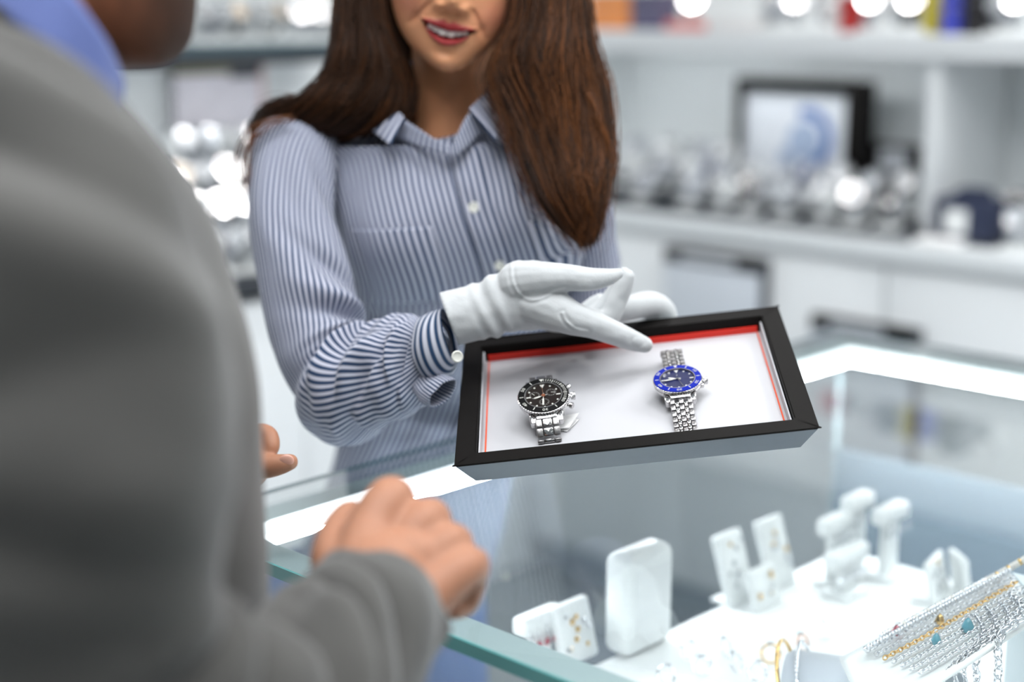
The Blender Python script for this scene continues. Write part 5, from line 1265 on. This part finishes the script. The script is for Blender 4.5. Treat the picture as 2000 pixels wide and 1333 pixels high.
# bangles around a grey roll
c = on(1640, 1345, PZ+.035); rl_ = empty('bangle_roll', (c[0], c[1], PZ), 'grey padded bangle roll at the lower frame edge', 'stand'); rl_.rotation_euler = (0, 0, radians(-20))
lathe_obj('roll', [(0, -.08), (.028, -.08), (.032, -.074), (.032, .074), (.028, .08), (0, .08)], mat('grey_velvet', (190, 196, 204), .8, sheen=.3, grain=.03, gscale=90), rl_, 40, Matrix.Translation((.03, 0, .032)) @ Matrix.Rotation(pi/2, 4, 'Y'), wc=False)
for dx, m, lab in ((-.048, M_gold, 'gold bangle on the grey roll'), (-.030, M_silver, 'silver bangle set with tiny stones on the grey roll')):
    q = np.array(c); b_ = empty('bangle', (c[0]+dx*cos(radians(-20)), c[1]+dx*sin(radians(-20)), PZ+.0365), lab, 'bangle', 'bangles on the grey roll'); b_.rotation_euler = (0, radians(90-14), radians(-20))
    v, f = torus(.0355, .0019); small('hoop', v, f, m, b_, None, True)
    if m is M_silver:
        for i in range(60):
            t = 2*pi*i/60; v, f = gem(.0012); small('stone', v, f, M_stone_c, b_, Matrix.Rotation(t, 4, 'Z') @ Matrix.Translation((.0374, 0, 0)) @ Matrix.Rotation(pi/2, 4, 'Y'))
# sloped necklace board at the right, chains draped over it
q0, q1 = P(1640, 1290, 1.36), P(1968, 1118, 1.44)
n0, n1 = P(1700, 1420, 1.22), P(2040, 1200, 1.29)
nbd = empty('necklace_board', [float(t) for t in ((n0+n1)/2)[:2]]+[PZ], 'white sloping necklace board at the right of the counter', 'stand')
def board(U, V): return q0*((1-U)*(1-V))[..., None]+q1*(U*(1-V))[..., None]+n1*(U*V)[..., None]+n0*((1-U)*V)[..., None]
o = patch('board', board, np.linspace(0, 1, 12), np.linspace(0, 1, 12), M_wht, nbd, thick=.004)
pe = [n1+np.array([.004, 0, 0]), q1+np.array([.004, 0, 0])]
mk('end_panel', [pe[0], pe[1], (pe[1][0], pe[1][1], PZ), (pe[0][0], pe[0][1], PZ), pe[0]+vb*.05, pe[1]+vb*.05, (pe[1]+vb*.05)*[1, 1, 0]+[0, 0, PZ], (pe[0]+vb*.05)*[1, 1, 0]+[0, 0, PZ]], [(0, 1, 2, 3), (7, 6, 5, 4), (0, 4, 5, 1), (3, 2, 6, 7), (1, 5, 6, 2), (0, 3, 7, 4)], mat('pale_blue_acrylic', (206, 222, 228), .3, grain=.02, gscale=20), nbd, smooth=False)
def link_geo(L_, W_, r_, n=16, k=6):
    v, f = [], []
    for i in range(n):
        t = 2*pi*i/n; cx, cy = cos(t), sin(t); p_ = np.array([L_/2*cx, W_/2*cy, 0]); nn = nrm(np.array([W_*cx, L_*cy, 0]))
        for j in range(k):
            a = 2*pi*j/k; v.append(p_+nn*r_*cos(a)+np.array([0, 0, r_*sin(a)]))
    for i in range(n):
        for j in range(k): f.append((i*k+j, ((i+1) % n)*k+j, ((i+1) % n)*k+(j+1) % k, i*k+(j+1) % k))
    return np.array(v), f
def chain_along(pts, L_, W_, r_, step):
    pts = catmull(np.array(pts), np.linspace(0, 1, 200)); s = np.concatenate([[0], np.cumsum(np.linalg.norm(np.diff(pts, axis=0), axis=1))]); n = int(s[-1]/step); out = []
    for i in range(n):
        c = np.array([np.interp((i+.5)*step, s, pts[:, k]) for k in range(3)]); c2 = np.array([np.interp((i+.5)*step+.002, s, pts[:, k]) for k in range(3)])
        x = nrm(c2-c+1e-9); y = nrm(np.cross([.3, -.9, .2], x)); z = np.cross(x, y)
        if i % 2: y, z = z, -y
        out.append(Matrix(((x[0], y[0], z[0], c[0]), (x[1], y[1], z[1], c[1]), (x[2], y[2], z[2], c[2]), (0, 0, 0, 1))))
    return out
def necklace(pts, L_, W_, r_, step, m, label, parts=False, grp='necklaces on the board'):
    fr_ = chain_along(pts, L_, W_, r_, step); base = fr_[0].translation.copy(); v, f = link_geo(L_, W_, r_, 16 if parts else 10, 6 if parts else 4)
    if parts:
        r = empty('necklace', base, label, 'necklace', grp); me = bpy.data.meshes.new('chain_link'); me.from_pydata([tuple(q) for q in v], [], f); me.materials.append(m); me.polygons.foreach_set('use_smooth', [True]*len(f))
        for M in fr_:
            o = bpy.data.objects.new('chain_link', me); COL.objects.link(o); o.parent = r; o.matrix_basis = Matrix.Translation(-base) @ M
        return r
    VV, FF, b = [], [], 0
    for M in fr_:
        R3, t3 = np.array(M.to_3x3()), np.array(M.translation); VV.append(v@R3.T+t3); FF += [tuple(i+b for i in q) for q in f]; b += len(v)
    return tag(mk('necklace', np.concatenate(VV), FF, m), label, 'necklace', grp)
def bd_(u, v, up=.007): 
    q = board(np.array([[u]]), np.array([[v]]))[0, 0]; return q+np.array([0, -.2, 1])*up
necklace([bd_(.97, .55), bd_(.99, .95), P(1957, 1240, 1.27), P(1950, 1310, 1.265), P(1944, 1380, 1.265)], .0105, .0072, .0009, .0078, M_silver, 'silver cable chain with large links hanging at the right edge', True)
hang = [(1912, 1280, 1.27, .0090, .0062, .0009, 'silver cable chain with medium links, second from right'), (1890, 1292, 1.265, .0050, .0036, .0006, 'fine silver chain third from right'), (1872, 1296, 1.262, .0060, .0040, .0007, 'fine silver chain fourth from right'), (1850, 1310, 1.26, .0050, .0036, .0006, 'fine silver chain fifth from right')]
for i, (x, y, d, L_, W_, r_, lab) in enumerate(hang):
    necklace([bd_(.90-.07*i, .5), bd_(.88-.075*i, .85), P(x, y, d), P(x-4, y+50, d), P(x-8, y+110, d)], L_, W_, r_, L_*.74, M_silver, lab, i == 0)
for i in range(7):
    v_ = .16+.11*i; necklace([bd_(.12+.03*i, v_, .007), bd_(.4, v_+.02, .007), bd_(.7, v_, .007), bd_(.985, v_-.02, .007)], .0052, .0038, .0007, .0040, M_silver if i != 2 else M_gold, f'{["first", "second", "third", "fourth", "fifth", "sixth", "seventh"][i]} fine chain laid lengthwise on the sloping board, from the back')
# bead strands along the top edge
def beads(p0, p1, n, r, mats, label, sag=.0):
    rt = empty('bead_strand', p0, label, 'necklace', 'bead strands on the board'); v, f = ellipsoid((0, 0, 0), (r, r, r), None, 6)
    ms = {}
    for i in range(n):
        t = i/(n-1); c = p0*(1-t)+p1*t+np.array([0, 0, -sag*4*t*(1-t)]); m = mats[i % len(mats)]
        if m.name not in ms:
            me = bpy.data.meshes.new('bead'); me.from_pydata([tuple(q) for q in v], [], f); me.materials.append(m); me.polygons.foreach_set('use_smooth', [True]*len(f)); ms[m.name] = me
        o = bpy.data.objects.new('bead', ms[m.name]); COL.objects.link(o); o.parent = rt; o.location = (c-p0).tolist()
beads(P(1808, 1206, 1.425), P(2020, 1082, 1.405), 40, .0034, [M_pearl, M_pearl, M_gold, M_pearl], 'cream pearl strand with gold beads along the top right of the board')
beads(bd_(.22, .08, .009), bd_(1.0, .07, .009), 56, .0027, [M_stone_c, M_silver, M_stone_c, M_silver, M_pearl], 'sparkling clear bead strand across the upper board')
beads(bd_(.10, .215, .015), bd_(.95, .215, .015), 50, .0024, [M_silver, M_stone_c], 'fine silver bead strand below the clear one')
for (u, v, m, r, lab) in ((.30, .12, M_stone_r, .0042, 'red gemstone pendant on the sloping board'), (.62, .62, M_stone_t, .0056, 'turquoise drop pendant at the lower board'), (.52, .30, M_gold, .0042, 'gold pendant in the middle of the board'), (.45, .55, M_stone_t, .0044, 'pale turquoise pendant left of the drop')):
    c = bd_(u, v, .008); pd = empty('pendant', c, lab, 'pendant', 'pendants on the board')
    lathe_obj('stone', [(0, -r*1.2), (r*.75, -r*.8), (r, 0), (r*.6, r*.9), (0, r*1.6)], m, pd, 16, wc=False); vv, ff = torus(r*.35, r*.1, 16, 6); small('bail', vv, ff, M_silver, pd, Matrix.Translation((0, 0, r*1.8)) @ Matrix.Rotation(pi/2, 4, 'X'), True)
# things on the dark lower shelf
M_tray2 = mat('navy_velvet', (38, 50, 92), .85, grain=.1, gscale=60)
for i, (x, y, lab) in enumerate(((.26, .125, 'navy velvet tray on the lower shelf, nearest the customer'), (.50, .125, 'navy velvet tray on the lower shelf, middle one'), (.74, .125, 'navy velvet tray on the lower shelf, farthest one'))):
    c = K(x, y, .455); s_ = empty('jewellery_tray', (c[0], c[1], .453), lab, 'tray', 'trays on the lower shelf'); s_.rotation_euler = (0, 0, ANG)
    box('tray_base', (.16, .12, .014), (0, 0, .007), M_tray2, s_, .003, wc=False); box('cushion', (.14, .10, .010), (0, 0, .019), M_wht if i == 1 else M_tray2, s_, .004, wc=False)
    for k in range(6):
        v, f = torus(.009, .0014, 24, 8); small('ring', v, f, M_gold if k % 2 else M_silver, s_, Matrix.Translation((-.05+.02*k, -.02+.04*(k % 2), .030)) @ Matrix.Rotation(pi/2, 4, 'X'), True)
